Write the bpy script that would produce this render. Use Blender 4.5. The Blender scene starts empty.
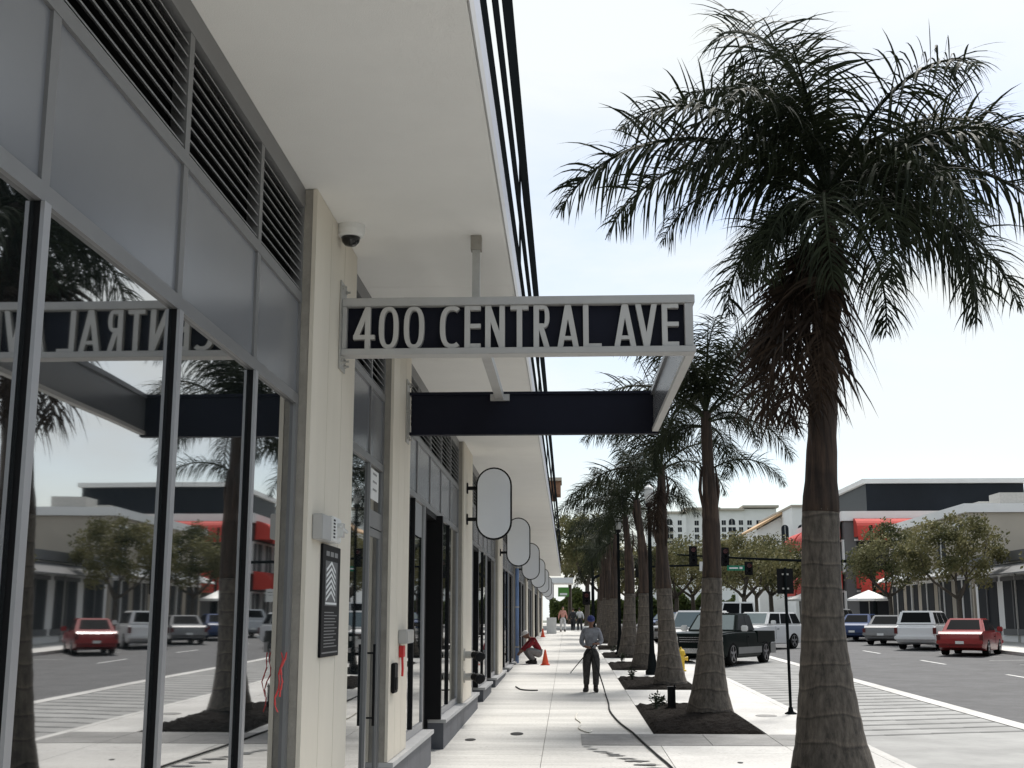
import bpy, bmesh, math, random
from mathutils import Vector, Matrix, noise
random.seed(7)
R = math.radians
S = 0.0144                                   # the street climbs gently away from the viewer
def gz(y): return S*min(y, 110.0)
scene = bpy.context.scene
COL = scene.collection

# ------------------------------------------------------------------ materials
def mat(name, col, rough=.7, var=.12, scale=3.0, bump=0.0, bscale=40.0, metal=0.0, spec=.5, stretch=(1,1,1),
        streak=0.0, coat=0.0, ior=None, col2=None):
    m = bpy.data.materials.new(name); m.use_nodes = True
    nt = m.node_tree; nd = nt.nodes; lk = nt.links
    b = nd['Principled BSDF']
    b.inputs['Roughness'].default_value = rough
    b.inputs['Metallic'].default_value = metal
    b.inputs['Specular IOR Level'].default_value = spec
    b.inputs['Coat Weight'].default_value = coat
    if ior: b.inputs['IOR'].default_value = ior
    tc = nd.new('ShaderNodeTexCoord'); mp = nd.new('ShaderNodeMapping')
    mp.inputs['Scale'].default_value = stretch
    lk.new(tc.outputs['Object'], mp.inputs['Vector'])
    n1 = nd.new('ShaderNodeTexNoise'); n1.inputs['Scale'].default_value = scale
    n1.inputs['Detail'].default_value = 6; n1.inputs['Roughness'].default_value = .65
    lk.new(mp.outputs[0], n1.inputs['Vector'])
    cr = nd.new('ShaderNodeValToRGB')
    c = Vector(col); c2 = Vector(col2) if col2 else c*(1+var)
    c1 = c*(1-var)
    cr.color_ramp.elements[0].position = .3; cr.color_ramp.elements[1].position = .7
    cr.color_ramp.elements[0].color = (*c1, 1); cr.color_ramp.elements[1].color = (*[min(.95, v) for v in c2], 1)
    lk.new(n1.outputs['Fac'], cr.inputs['Fac'])
    out = cr.outputs['Color']
    if streak:
        n2 = nd.new('ShaderNodeTexNoise'); n2.inputs['Scale'].default_value = scale*.35
        n2.inputs['Detail'].default_value = 8
        lk.new(mp.outputs[0], n2.inputs['Vector'])
        r2 = nd.new('ShaderNodeValToRGB'); r2.color_ramp.elements[0].position = .35; r2.color_ramp.elements[1].position = .6
        r2.color_ramp.elements[0].color = (1-streak,)*3+(1,); r2.color_ramp.elements[1].color = (1, 1, 1, 1)
        lk.new(n2.outputs['Fac'], r2.inputs['Fac'])
        mx = nd.new('ShaderNodeMix'); mx.data_type = 'RGBA'; mx.blend_type = 'MULTIPLY'; mx.inputs[0].default_value = 1
        lk.new(out, mx.inputs[6]); lk.new(r2.outputs[0], mx.inputs[7]); out = mx.outputs[2]
    lk.new(out, b.inputs['Base Color'])
    if name in ('light_concrete', 'pale_concrete', 'grey_paver', 'asphalt'):
        vo = nd.new('ShaderNodeTexVoronoi'); vo.inputs['Scale'].default_value = 2.6; vo.inputs['Randomness'].default_value = 1
        lk.new(tc.outputs['Object'], vo.inputs['Vector'])
        r3 = nd.new('ShaderNodeValToRGB'); r3.color_ramp.elements[0].position = .045; r3.color_ramp.elements[1].position = .075
        r3.color_ramp.elements[0].color = (.62,.61,.60,1); r3.color_ramp.elements[1].color = (1,1,1,1)
        lk.new(vo.outputs['Distance'], r3.inputs['Fac'])
        n5 = nd.new('ShaderNodeTexNoise'); n5.inputs['Scale'].default_value = 26; n5.inputs['Detail'].default_value = 4
        lk.new(tc.outputs['Object'], n5.inputs['Vector'])
        r5 = nd.new('ShaderNodeValToRGB'); r5.color_ramp.elements[0].position = .36; r5.color_ramp.elements[1].position = .52
        r5.color_ramp.elements[0].color = (.86,.855,.85,1); r5.color_ramp.elements[1].color = (1,1,1,1)
        lk.new(n5.outputs['Fac'], r5.inputs['Fac'])
        for rr in (r3, r5):
            mxx = nd.new('ShaderNodeMix'); mxx.data_type = 'RGBA'; mxx.blend_type = 'MULTIPLY'; mxx.inputs[0].default_value = 1
            lk.new(out, mxx.inputs[6]); lk.new(rr.outputs[0], mxx.inputs[7]); out = mxx.outputs[2]
        lk.new(out, b.inputs['Base Color'])
    if bump:
        n3 = nd.new('ShaderNodeTexNoise'); n3.inputs['Scale'].default_value = bscale; n3.inputs['Detail'].default_value = 5
        lk.new(mp.outputs[0], n3.inputs['Vector'])
        bp = nd.new('ShaderNodeBump'); bp.inputs['Strength'].default_value = bump; bp.inputs['Distance'].default_value = .02
        lk.new(n3.outputs['Fac'], bp.inputs['Height']); lk.new(bp.outputs[0], b.inputs['Normal'])
    return m

M = {}
M['concrete'] = mat('light_concrete', (.57,.56,.53), .85, .13, 1.6, .3, 60, streak=.22, stretch=(.35,2.4,1))
M['concrete2'] = mat('pale_concrete', (.61,.60,.575), .85, .10, 1.3, .3, 60, streak=.16)
M['joint'] = mat('joint_dirt', (.16,.155,.145), .9, .2, 4)
M['band'] = mat('grey_paver', (.27,.265,.255), .85, .18, 3, .3, 50, streak=.2)
M['asphalt'] = mat('asphalt', (.085,.085,.088), .85, .2, 2.5, .4, 120, streak=.2)
M['ground'] = mat('far_ground', (.12,.13,.10), .9, .25, .3)
M['paint'] = mat('road_paint', (.7,.7,.68), .7, .12, 6, streak=.2)
M['paver'] = mat('street_paver', (.30,.30,.29), .8, .15, 1.5, .3, 30, streak=.2)
M['paverdark'] = mat('dark_paver', (.13,.13,.127), .8, .25, 3, .3, 30)
M['soffit'] = mat('soffit_stucco', (.86,.85,.815), .95, .035, .8, .35, 260)
M['cream'] = mat('cream_panel', (.75,.69,.585), .75, .06, 1.2, .12, 90, streak=.14, stretch=(1,1,.25))
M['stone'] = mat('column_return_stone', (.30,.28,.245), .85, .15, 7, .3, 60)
M['frame'] = mat('window_frame_metal', (.21,.21,.212), .42, .05, 3, metal=.35)
M['mullion'] = mat('mullion_metal', (.36,.36,.37), .38, .05, 3, metal=.4)
M['panel'] = mat('spandrel_metal', (.22,.228,.245), .25, .05, .6, metal=.3)
M['louvre'] = mat('louvre_metal', (.25,.25,.25), .5, .06, 3, metal=.3)
M['void'] = mat('dark_void', (.008,.008,.008), .9, .1, spec=.05)
M['plinth'] = mat('plinth_slab', (.095,.10,.115), .6, .12, 2, .1, 50, streak=.15)
M['ledge'] = mat('plinth_ledge', (.45,.45,.45), .6, .08, 3)
M['navy'] = mat('navy_metal', (.008,.009,.017), .6, .2, .8, spec=.15)
M['signgrey'] = mat('sign_frame_grey', (.42,.415,.405), .5, .06, 4)
M['letter'] = mat('letter_grey', (.50,.49,.47), .45, .05, 4)
M['galv'] = mat('galvanised_steel', (.42,.41,.385), .5, .12, 8, metal=.3)
M['black'] = mat('black_metal', (.008,.008,.009), .6, .1, 3, spec=.15)
M['coping'] = mat('coping_metal', (.42,.44,.50), .45, .05, 2)
M['trimgrey'] = mat('grey_cladding', (.20,.20,.195), .5, .08, 3)
M['slat'] = mat('charcoal_slat', (.010,.012,.013), .95, .1, 1, spec=.0)
M['acrylic'] = mat('sign_face_acrylic', (.78,.80,.83), .35, .03, .7)
M['white'] = mat('white_plastic', (.72,.72,.70), .5, .04, 3)
M['paper'] = mat('paper', (.75,.75,.74), .8, .04, 3)
M['darkglass'] = mat('camera_dome_glass', (.01,.01,.01), .06, .1)
M['trunk'] = None
M['bark'] = mat('oak_bark', (.075,.062,.05), .95, .3, 5, .6, 15)
M['mulch'] = mat('mulch', (.006,.005,.004), .98, .5, 26, .9, 60, spec=.05, col2=(.028,.024,.021))
M['leafplant'] = mat('bedding_leaf', (.035,.05,.025), .6, .3, 6)
M['skin'] = mat('skin_brown', (.17,.085,.055), .6, .08, 8)
M['skin2'] = mat('skin_light', (.45,.27,.2), .6, .08, 8)
M['tyre'] = mat('tyre_rubber', (.010,.010,.010), .9, .1, 9, spec=.1)
M['chrome'] = mat('chrome', (.62,.62,.63), .18, .03, 3, metal=1)
M['rim'] = mat('alloy', (.35,.35,.36), .35, .05, 3, metal=.8)
M['hydrant'] = mat('hydrant_yellow', (.62,.42,.03), .5, .1, 8)
M['cone'] = mat('cone_orange', (.75,.09,.03), .55, .06, 6)
M['lens_red'] = mat('red_lens', (.10,.005,.005), .3, .05)
M['blue'] = mat('blue_paint', (.16,.25,.45), .5, .15, 3)
M['hose'] = mat('hose_rubber', (.012,.012,.012), .7, .1, 5, spec=.2)
M['rope'] = mat('pale_cord', (.6,.58,.52), .8, .1, 9)
M['wet'] = mat('wet_concrete', (.085,.082,.076), .35, .2, 5)
M['redtape'] = mat('red_tape', (.55,.02,.02), .5, .1, 5)
M['greensign'] = mat('green_sign', (.0,.16,.08), .5, .05, 2)
M['awning'] = mat('red_awning', (.52,.05,.035), .8, .08, 2)
M['tile'] = mat('terracotta_tile', (.55,.36,.20), .8, .3, 1.5, .6, 6, stretch=(1,6,1))
M['stucco'] = mat('white_stucco', (.82,.81,.79), .9, .05, .4)
M['beige'] = mat('beige_stucco', (.46,.41,.34), .9, .08, .4)
M['brick'] = mat('brown_brick', (.24,.13,.08), .9, .25, 4, .3, 30)
M['greywall'] = mat('grey_wall', (.15,.15,.15), .85, .08, .5)
M['greenpanel'] = mat('lime_sign', (.07,.22,.03), .5, .08, 1)
M['lampglass'] = mat('lamp_glass', (.6,.6,.58), .15, .03)

def glass_mat(name, tint, ior, rough=.02):
    m = bpy.data.materials.new(name); m.use_nodes = True
    nt = m.node_tree; nd = nt.nodes; lk = nt.links
    b = nd['Principled BSDF']
    b.inputs['Base Color'].default_value = (*tint, 1); b.inputs['Roughness'].default_value = rough
    b.inputs['IOR'].default_value = ior
    tc = nd.new('ShaderNodeTexCoord'); n = nd.new('ShaderNodeTexNoise')
    n.inputs['Scale'].default_value = .9; n.inputs['Detail'].default_value = 1
    lk.new(tc.outputs['Object'], n.inputs['Vector'])
    bp = nd.new('ShaderNodeBump'); bp.inputs['Strength'].default_value = .05; bp.inputs['Distance'].default_value = .02
    lk.new(n.outputs['Fac'], bp.inputs['Height']); lk.new(bp.outputs[0], b.inputs['Normal'])
    return m
M['glass'] = glass_mat('shop_glass', (.010,.013,.014), 7.0)
M['carglass'] = glass_mat('car_glass', (.09,.13,.135), 1.9)
M['cardark'] = mat('dark_tinted_glass', (.006,.007,.008), .3, .05, 3, spec=.06)
M['farglass'] = mat('far_window_glass', (.012,.015,.02), .5, .3, .2, spec=.2)
def carpaint(name, c): return mat(name, c, .35, .03, 2, coat=.0 if sum(c) < .1 else .25, spec=.08 if sum(c) < .1 else .5)
M['cp_dark'] = carpaint('dark_green_carpaint', (.005,.010,.009)); M['cp_silver'] = carpaint('silver_carpaint', (.5,.51,.52))
M['cp_white'] = carpaint('white_carpaint', (.75,.75,.74)); M['cp_grey'] = carpaint('grey_carpaint', (.22,.22,.22))
M['cp_red'] = carpaint('red_carpaint', (.3,.02,.02)); M['cp_blue'] = carpaint('blue_carpaint', (.03,.06,.16))
def cloth(name, c, v=.2): return mat(name, c, .9, v, 14, .3, 60)
M['shirt_grey'] = cloth('grey_shirt', (.21,.215,.235), .3); M['trouser_dark'] = cloth('dark_patterned_trouser', (.035,.032,.030), .8)
M['cap_blue'] = cloth('blue_cap', (.03,.04,.14)); M['boot'] = cloth('boot', (.02,.018,.016))
M['shirt_red'] = cloth('red_shirt', (.20,.012,.02)); M['trouser_grey'] = cloth('grey_trouser', (.17,.17,.17)); M['cap_white'] = cloth('pale_cap', (.6,.58,.55))
M['cl_dark'] = cloth('dark_cloth', (.025,.025,.03)); M['cl_pink'] = cloth('pink_cloth', (.6,.3,.25)); M['cl_white'] = cloth('white_cloth', (.6,.6,.6))
M['hair'] = cloth('dark_hair', (.02,.014,.01))

# palm trunk: ringed grey brown
def ring_mat(name, c1, c2, pitch, stretch_noise, ringdark=.45, lower=None):
    m = bpy.data.materials.new(name); m.use_nodes = True
    nt = m.node_tree; nd = nt.nodes; lk = nt.links; b = nd['Principled BSDF']; b.inputs['Roughness'].default_value = .9
    tc = nd.new('ShaderNodeTexCoord'); mp = nd.new('ShaderNodeMapping'); mp.inputs['Scale'].default_value = stretch_noise
    lk.new(tc.outputs['Object'], mp.inputs['Vector'])
    n = nd.new('ShaderNodeTexNoise'); n.inputs['Scale'].default_value = 4; n.inputs['Detail'].default_value = 8; n.inputs['Roughness'].default_value = .7
    lk.new(mp.outputs[0], n.inputs['Vector'])
    cr = nd.new('ShaderNodeValToRGB'); cr.color_ramp.elements[0].position = .32; cr.color_ramp.elements[1].position = .68
    cr.color_ramp.elements[0].color = (*c1, 1); cr.color_ramp.elements[1].color = (*c2, 1)
    lk.new(n.outputs['Fac'], cr.inputs['Fac'])
    sx = nd.new('ShaderNodeSeparateXYZ'); lk.new(tc.outputs['Object'], sx.inputs[0])
    n4 = nd.new('ShaderNodeTexNoise'); n4.inputs['Scale'].default_value = 1.3; lk.new(tc.outputs['Object'], n4.inputs['Vector'])
    a1 = nd.new('ShaderNodeMath'); a1.operation = 'MULTIPLY_ADD'; a1.inputs[1].default_value = pitch*1.1
    lk.new(n4.outputs['Fac'], a1.inputs[0]); lk.new(sx.outputs['Z'], a1.inputs[2])
    a2 = nd.new('ShaderNodeMath'); a2.operation = 'DIVIDE'; lk.new(a1.outputs[0], a2.inputs[0]); a2.inputs[1].default_value = pitch
    a3 = nd.new('ShaderNodeMath'); a3.operation = 'FRACT'; lk.new(a2.outputs[0], a3.inputs[0])
    r2 = nd.new('ShaderNodeValToRGB'); e = r2.color_ramp.elements
    e[0].position = 0; e[0].color = (1.35, 1.32, 1.28, 1); e[1].position = .12; e[1].color = (1, 1, 1, 1)
    x = e.new(.84); x.color = (.95, .95, .95, 1); x = e.new(.93); x.color = (ringdark,)*3+(1,); x = e.new(1.0); x.color = (1.35, 1.32, 1.3, 1)
    lk.new(a3.outputs[0], r2.inputs['Fac'])
    mx = nd.new('ShaderNodeMix'); mx.data_type = 'RGBA'; mx.blend_type = 'MULTIPLY'; mx.inputs[0].default_value = 1
    lk.new(cr.outputs[0], mx.inputs[6]); lk.new(r2.outputs[0], mx.inputs[7]); lk.new(mx.outputs[2], b.inputs['Base Color'])
    bp = nd.new('ShaderNodeBump'); bp.inputs['Strength'].default_value = .6; bp.inputs['Distance'].default_value = .03
    lk.new(n.outputs['Fac'], bp.inputs['Height']); lk.new(bp.outputs[0], b.inputs['Normal'])
    return m
M['trunk'] = ring_mat('palm_trunk_bark', (.038,.032,.027), (.155,.132,.108), .29, (4,4,1.2), .55)
M['shaft'] = ring_mat('palm_crownshaft', (.010,.008,.007), (.085,.055,.040), 2.6, (3.5,3.5,.22), .8)
def leaf_mat(name, c1, c2, sc, tr=.25):
    m = bpy.data.materials.new(name); m.use_nodes = True
    nt = m.node_tree; nd = nt.nodes; lk = nt.links; b = nd['Principled BSDF']; b.inputs['Roughness'].default_value = .65
    b.inputs['Specular IOR Level'].default_value = .12
    g = nd.new('ShaderNodeNewGeometry'); n = nd.new('ShaderNodeTexNoise'); n.inputs['Scale'].default_value = sc
    n.inputs['Detail'].default_value = 4
    lk.new(g.outputs['Position'], n.inputs['Vector'])
    cr = nd.new('ShaderNodeValToRGB'); cr.color_ramp.elements[0].position = .35; cr.color_ramp.elements[1].position = .65
    cr.color_ramp.elements[0].color = (*c1, 1); cr.color_ramp.elements[1].color = (*c2, 1)
    lk.new(n.outputs['Fac'], cr.inputs['Fac']); lk.new(cr.outputs[0], b.inputs['Base Color'])
    t = nd.new('ShaderNodeBsdfTranslucent'); lk.new(cr.outputs[0], t.inputs['Color'])
    ms = nd.new('ShaderNodeMixShader'); ms.inputs[0].default_value = tr
    out = nd['Material Output']; lk.new(b.outputs[0], ms.inputs[1]); lk.new(t.outputs[0], ms.inputs[2]); lk.new(ms.outputs[0], out.inputs[0])
    return m
M['frond'] = leaf_mat('palm_leaf', (.012,.016,.009), (.036,.044,.022), 2.0, .12)
M['frond_dry'] = leaf_mat('palm_leaf_browning', (.02,.013,.009), (.055,.036,.024), 2.0, .08)
M['oak'] = leaf_mat('oak_leaf', (.06,.065,.028), (.23,.21,.10), .9, .25)
M['oak2'] = leaf_mat('street_tree_leaf', (.05,.06,.026), (.22,.205,.10), .7, .25)
M['hedge'] = leaf_mat('hedge_leaf', (.04,.06,.02), (.10,.13,.04), 1.2, .2)

# ------------------------------------------------------------------ mesh helpers
class MB:
    def __init__(s): s.v = []; s.f = []; s.smooth = False
    def add(s, vs, fs):
        k = len(s.v); s.v += [tuple(p) for p in vs]; s.f += [tuple(i+k for i in f) for f in fs]; return s
    def box(s, x0, x1, y0, y1, z0, z1, slope=False):
        vs = [(x, y, z+(gz(y) if slope else 0)) for z in (z0, z1) for x, y in ((x0,y0),(x1,y0),(x1,y1),(x0,y1))]
        return s.add(vs, [(3,2,1,0),(4,5,6,7),(0,1,5,4),(1,2,6,5),(2,3,7,6),(3,0,4,7)])
    def obox(s, c, size, rot=(0,0,0)):
        from mathutils import Euler
        m = Euler(rot).to_matrix(); c = Vector(c); a, b, d = [v/2 for v in size]
        vs = [c+m@Vector((x, y, z)) for z in (-d, d) for x, y in ((-a,-b),(a,-b),(a,b),(-a,b))]
        return s.add(vs, [(3,2,1,0),(4,5,6,7),(0,1,5,4),(1,2,6,5),(2,3,7,6),(3,0,4,7)])
    def prism(s, pts, a0, a1, axis='y'):
        """polygon pts (2D) extruded between a0 and a1 along axis"""
        n = len(pts)
        def mk(p, a):
            if axis == 'y': return (p[0], a, p[1])
            if axis == 'x': return (a, p[0], p[1])
            return (p[0], p[1], a)
        vs = [mk(p, a0) for p in pts]+[mk(p, a1) for p in pts]
        fs = [tuple(range(n)), tuple(range(2*n-1, n-1, -1))]+[(i, i+n, (i+1) % n+n, (i+1) % n) for i in range(n)]
        return s.add(vs, fs)
    def tube(s, pts, rad, n=8, cap=True):
        pts = [Vector(p) for p in pts]
        if not hasattr(rad, '__len__'): rad = [rad]*len(pts)
        rings = []; pu = None
        for i, p in enumerate(pts):
            d = (pts[min(i+1, len(pts)-1)]-pts[max(i-1, 0)]).normalized()
            if pu is None:
                pu = d.orthogonal().normalized()
            u = (pu-d*pu.dot(d))
            u = u.normalized() if u.length > 1e-5 else d.orthogonal().normalized()
            pu = u; w = d.cross(u)
            rings.append([p+(u*math.cos(2*math.pi*k/n)+w*math.sin(2*math.pi*k/n))*rad[i] for k in range(n)])
        vs = [q for r in rings for q in r]; fs = []
        for i in range(len(pts)-1):
            for k in range(n):
                a = i*n+k; b = i*n+(k+1) % n; fs.append((a, b, b+n, a+n))
        if cap:
            fs.append(tuple(range(n-1, -1, -1))); fs.append(tuple(range(len(vs)-n, len(vs))))
        return s.add(vs, fs)
    def lathe(s, prof, n=16, c=(0,0,0), axis='z', cap=True):
        """prof = [(r, h)...]"""
        vs = []; fs = []
        for r, h in prof:
            for k in range(n):
                a = 2*math.pi*k/n; x, y = r*math.cos(a), r*math.sin(a)
                if axis == 'z': q = (x, y, h)
                elif axis == 'x': q = (h, x, y)
                else: q = (y, h, x)
                vs.append((q[0]+c[0], q[1]+c[1], q[2]+c[2]))
        for i in range(len(prof)-1):
            for k in range(n):
                a = i*n+k; b = i*n+(k+1) % n; fs.append((a, b, b+n, a+n))
        if cap:
            fs.append(tuple(range(n-1, -1, -1))); fs.append(tuple(range(len(vs)-n, len(vs))))
        return s.add(vs, fs)
    def panel_on(s, q, u0, u1, v0, v1, off, th=.012):
        """thin slab lying on quad q (4 corners: bl, br, tr, tl)"""
        q = [Vector(p) for p in q]
        nrm = (q[3]-q[0]).cross(q[1]-q[0]).normalized()
        def P(u, v): return (q[0]*(1-u)+q[1]*u)*(1-v)+(q[3]*(1-u)+q[2]*u)*v
        base = [P(u0,v0), P(u1,v0), P(u1,v1), P(u0,v1)]
        vs = [p+nrm*(off-th) for p in base]+[p+nrm*off for p in base]
        return s.add(vs, [(3,2,1,0),(4,5,6,7),(0,1,5,4),(1,2,6,5),(2,3,7,6),(3,0,4,7)])

def empty(name, loc=(0,0,0), rz=0.0):
    o = bpy.data.objects.new(name, None); o.location = loc; o.rotation_euler = (0,0,rz); o.empty_display_size = .2
    COL.objects.link(o); return o
def tag(o, label=None, cat=None, group=None, kind=None):
    if label: o['label'] = label
    if cat: o['category'] = cat
    if group: o['group'] = group
    if kind: o['kind'] = kind
    return o
def root_of(o):
    while o.parent: o = o.parent
    return o
def build(name, mb, m, parent=None, world=False, smooth=False, bevel=0.0, loc=None, merge=False):
    """one mesh object; world=True: vertices are world coordinates, parent unrotated"""
    me = bpy.data.meshes.new(name)
    vs = mb.v
    off = Vector((0,0,0))
    if world and parent:
        off = Vector(root_of(parent).location)
        vs = [tuple(Vector(p)-off) for p in vs]
    elif parent is None and loc is not None:
        vs = [tuple(Vector(p)-Vector(loc)) for p in vs]
    me.from_pydata(vs, [], mb.f); me.update()
    if bevel or merge:
        bm = bmesh.new(); bm.from_mesh(me)
        if merge: bmesh.ops.remove_doubles(bm, verts=bm.verts, dist=1e-4)
        bmesh.ops.recalc_face_normals(bm, faces=bm.faces)
        if bevel:
            ed = [e for e in bm.edges if len(e.link_faces) == 2 and e.calc_face_angle(0) > .6]
            bmesh.ops.bevel(bm, geom=ed, offset=bevel, segments=2, affect='EDGES', clamp_overlap=True)
        bm.to_mesh(me); bm.free()
    if smooth:
        for p in me.polygons: p.use_smooth = True
    me.materials.append(m)
    o = bpy.data.objects.new(name, me); COL.objects.link(o)
    if loc is not None: o.location = loc
    if parent: o.parent = parent
    return o
def copy_tree(o, parent=None):
    c = o.copy(); COL.objects.link(c)
    if parent: c.parent = parent
    for ch in list(o.children): copy_tree(ch, c)
    return c
def struct(name, mb, m, **k):
    return tag(build(name, mb, m, **k), kind='structure')

# ------------------------------------------------------------------ ground
YS = [-30, -10, 0, 20, 40, 60, 80, 88]
def sheet(x0, x1, y0, y1, dz, n=None):
    b = MB(); ys = [y for y in sorted(set([y0, y1]+[k for k in (-30, 0, 30, 60, 110) if y0 < k < y1]))]
    for a, c in zip(ys, ys[1:]):
        b.add([(x0,a,gz(a)+dz),(x1,a,gz(a)+dz),(x1,c,gz(c)+dz),(x0,c,gz(c)+dz)], [(0,1,2,3)])
    return b
struct('ground', sheet(-900, 900, -200, 1500, -.16), M['ground'])
struct('road', sheet(4.2, 18.0, -40, 400, -.15+.012), M['asphalt'])
cs = sheet(-60, 120, 88.2, 99.6, -.15+.016); struct('cross_street', cs, M['asphalt'])
# sidewalk: base and separate slabs with open joints
b = sheet(-6, 4.08, -40, 88, -.03); struct('sidewalk_base', b, M['joint'])
b = MB(); y = -6.0
bed = [(3.2,7.4),(10.5,15.0),(19.6,25.0),(29.2,33.7),(37.4,41.8),(45.3,49.6),(53.0,57.3),(60.7,65.0),(68.4,72.7),(76.0,80.2)]
k = 0
while y < 87.9:
    y1 = min(y+1.53, 88)
    for x0, x1 in ((-3.2,-.36),(-.352,1.292)):
        b.box(x0, x1, y+.004, y1-.004, -.12, 0, True)
    y = y1
struct('walkway_slabs', b, M['concrete'])
b = MB()
edges = sorted([v for p in bed for v in p]); y = -6.0
strips = []
stops = sorted(set([-6, 0, 9.0, 17.2, 18.05, 19.55, 27.1, 35.5, 43.5, 51.3, 59, 67, 74.5, 82, 88]+edges))
for a, c in zip(stops, stops[1:]):
    inbed = any(a >= p-.001 and c <= q+.001 for p, q in bed)
    if abs(a-18.05) < .01:      # the grey paver band crosses here
        continue
    if not inbed:
        b.box(1.30, 3.026, a+.004, c-.004, -.12, .002, True)
    b.box(3.034, 4.078, a+.004, c-.004, -.12, .002, True)
struct('furnishing_strip', b, M['concrete2'])
b = MB()
for x0, x1 in ((.18,1.05),(1.06,2.02),(2.03,3.0),(3.01,4.07)): b.box(x0, x1, 18.06, 19.54, -.1, .006, True)
struct('paver_band', b, M['band'])
b = MB()
for y0 in range(-30, 88, 4): b.box(4.082, 4.235, y0+.01, min(y0+3.99, 88), -.16, .004, True)
struct('kerb', b, M['concrete2'])
# parking pavers with darker soldier rows
struct('paver_street', sheet(4.24, 7.62, 14, 76, -.128), M['paver'])
b = MB(); y = 20.5
while y < 60:
    w = .16 if y < 40 else .2
    for seg in range(4):
        xa = 4.25+seg*.84; xb = xa+.835
        ya = y+.30*(xa-4.2)+random.uniform(-.03,.03)
        b.add([(xa,ya,gz(ya)-.122),(xb,ya+.25,gz(ya)-.122),(xb,ya+.25+w,gz(ya+.2)-.122),(xa,ya+w,gz(ya+.2)-.122)], [(0,1,2,3)])
    y += .78
struct('paver_rows', b, M['paverdark'])
struct('kerb_gutter', sheet(7.64, 8.0, 5, 76, -.122), M['concrete2'])
b = MB()
for y0 in range(-10, 86, 9):
    if y0 < 80:
        for xx in (12.9,): b.add([(xx,y0,gz(y0)-.130),(xx+.12,y0,gz(y0)-.130),(xx+.12,y0+3,gz(y0+3)-.130),(xx,y0+3,gz(y0+3)-.130)], [(0,1,2,3)])
for i in range(10):
    x0 = 4.8+i*1.3
    b.add([(x0,84.2,gz(84.2)-.130),(x0+.6,84.2,gz(84.2)-.130),(x0+.6,87.4,gz(87.4)-.130),(x0,87.4,gz(87.4)-.130)], [(0,1,2,3)])
b.add([(8.2,82.4,gz(82.4)-.13),(17.8,82.4,gz(82.4)-.13),(17.8,82.9,gz(82.9)-.13),(8.2,82.9,gz(82.9)-.13)], [(0,1,2,3)])
for i in range(18):
    yy = 22+i*3.1
    b.add([(15.4,yy,gz(yy)-.129),(17.9,yy+.9,gz(yy)-.129),(17.9,yy+1.02,gz(yy)-.129),(15.4,yy+.12,gz(yy)-.129)], [(0,1,2,3)])
struct('road_markings', b, M['paint'])
b = MB()
for y0 in range(-30, 88, 4): b.box(18.0, 22.4, y0+.005, min(y0+3.995, 88), -.16, .0, True)
struct('far_sidewalk', b, M['concrete2'])
b = MB()
for y0 in range(100, 180, 4): b.box(-4, 4.1, y0+.005, y0+3.995, -.16, 0, True); b.box(18.4, 24, y0+.005, y0+3.995, -.16, 0, True)
struct('sidewalk_beyond_crossing', b, M['concrete2'])

# mulch beds
for i, (y0, y1) in enumerate(bed):
    b = MB(); nx = 22; ny = int((y1-y0)*12)
    for j in range(ny+1):
        for k in range(nx+1):
            x = 1.31+(3.02-1.31)*k/nx; yy = y0+.01+(y1-y0-.02)*j/ny
            e = min(k, nx-k, j, ny-j)
            h = (0.0 if e == 0 else .03+.05*random.random()) - .015
            b.v.append((x, yy, gz(yy)+h))
    for j in range(ny):
        for k in range(nx):
            a = j*(nx+1)+k; b.f.append((a, a+1, a+nx+2, a+nx+1))
    tag(build('mulch_bed', b, M['mulch']), kind='structure')

# ------------------------------------------------------------------ shopfront building
FX = -1.835; GX = -1.858; CX = -1.75; SZ = 5.01
bld = empty('shopfront_building', (CX, 0, 0))
tag(bld, 'long single storey shopfront with cream columns, dark glass and a deep grey canopy', 'building')
WB = dict(parent=bld, world=True)
# canopy slab with soffit
b = MB()
ys = [-6, 5.0, 10.9, 16.2, 21.6, 27, 32.4, 43.2, 54, 64.8, 75.6, 87]
for a, c in zip(ys, ys[1:]): b.box(-3.2, -.475, a+.0025, c-.0025, SZ, SZ+.13)
build('canopy', b, M['soffit'], **WB)
b = MB(); b.box(-.472, -.462, -6, 87, SZ-.002, SZ+.15); build('drip_edge', b, M['signgrey'], **WB)
b = MB(); b.box(-.60, -.472, -6, 87, SZ+.17, SZ+.45); b.box(-3.2,-.49,-6,87,SZ+.133,SZ+.168); build('coping', b, M['coping'], **WB)
for z0, z1 in ((.452,.76),(1.11,1.46),(1.79,2.71)):
    b = MB(); b.box(-.482, -.472, -6, 87, SZ+z0, SZ+z1); build('parapet_slat', b, M['slat'], **WB)
for y in range(-5, 87, 9):
    b = MB(); b.box(-.505, -.4825, y, y+.03, SZ+.46, SZ+2.65)
    build('parapet_post', b, M['slat'], **WB)
# wall mass behind the glazing (rear of the shops) and roof
b = MB(); b.box(-9, -3.25, -6, 87, -.3, 5.9); build('rear_wall', b, M['greywall'], **WB)
b = MB(); b.box(-3.25, -2.6, -6, 87, SZ-.08, SZ-.005); build('ceiling_strip', b, M['void'], **WB)
b = MB(); b.box(-3.24, FX-.06, 86.6, 87.0, .9, SZ); build('end_wall', b, M['cream'], **WB)
b = MB(); b.box(-3.24, FX-.06, -6.0, -5.6, -.3, SZ); build('end_wall', b, M['cream'], **WB)

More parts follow.
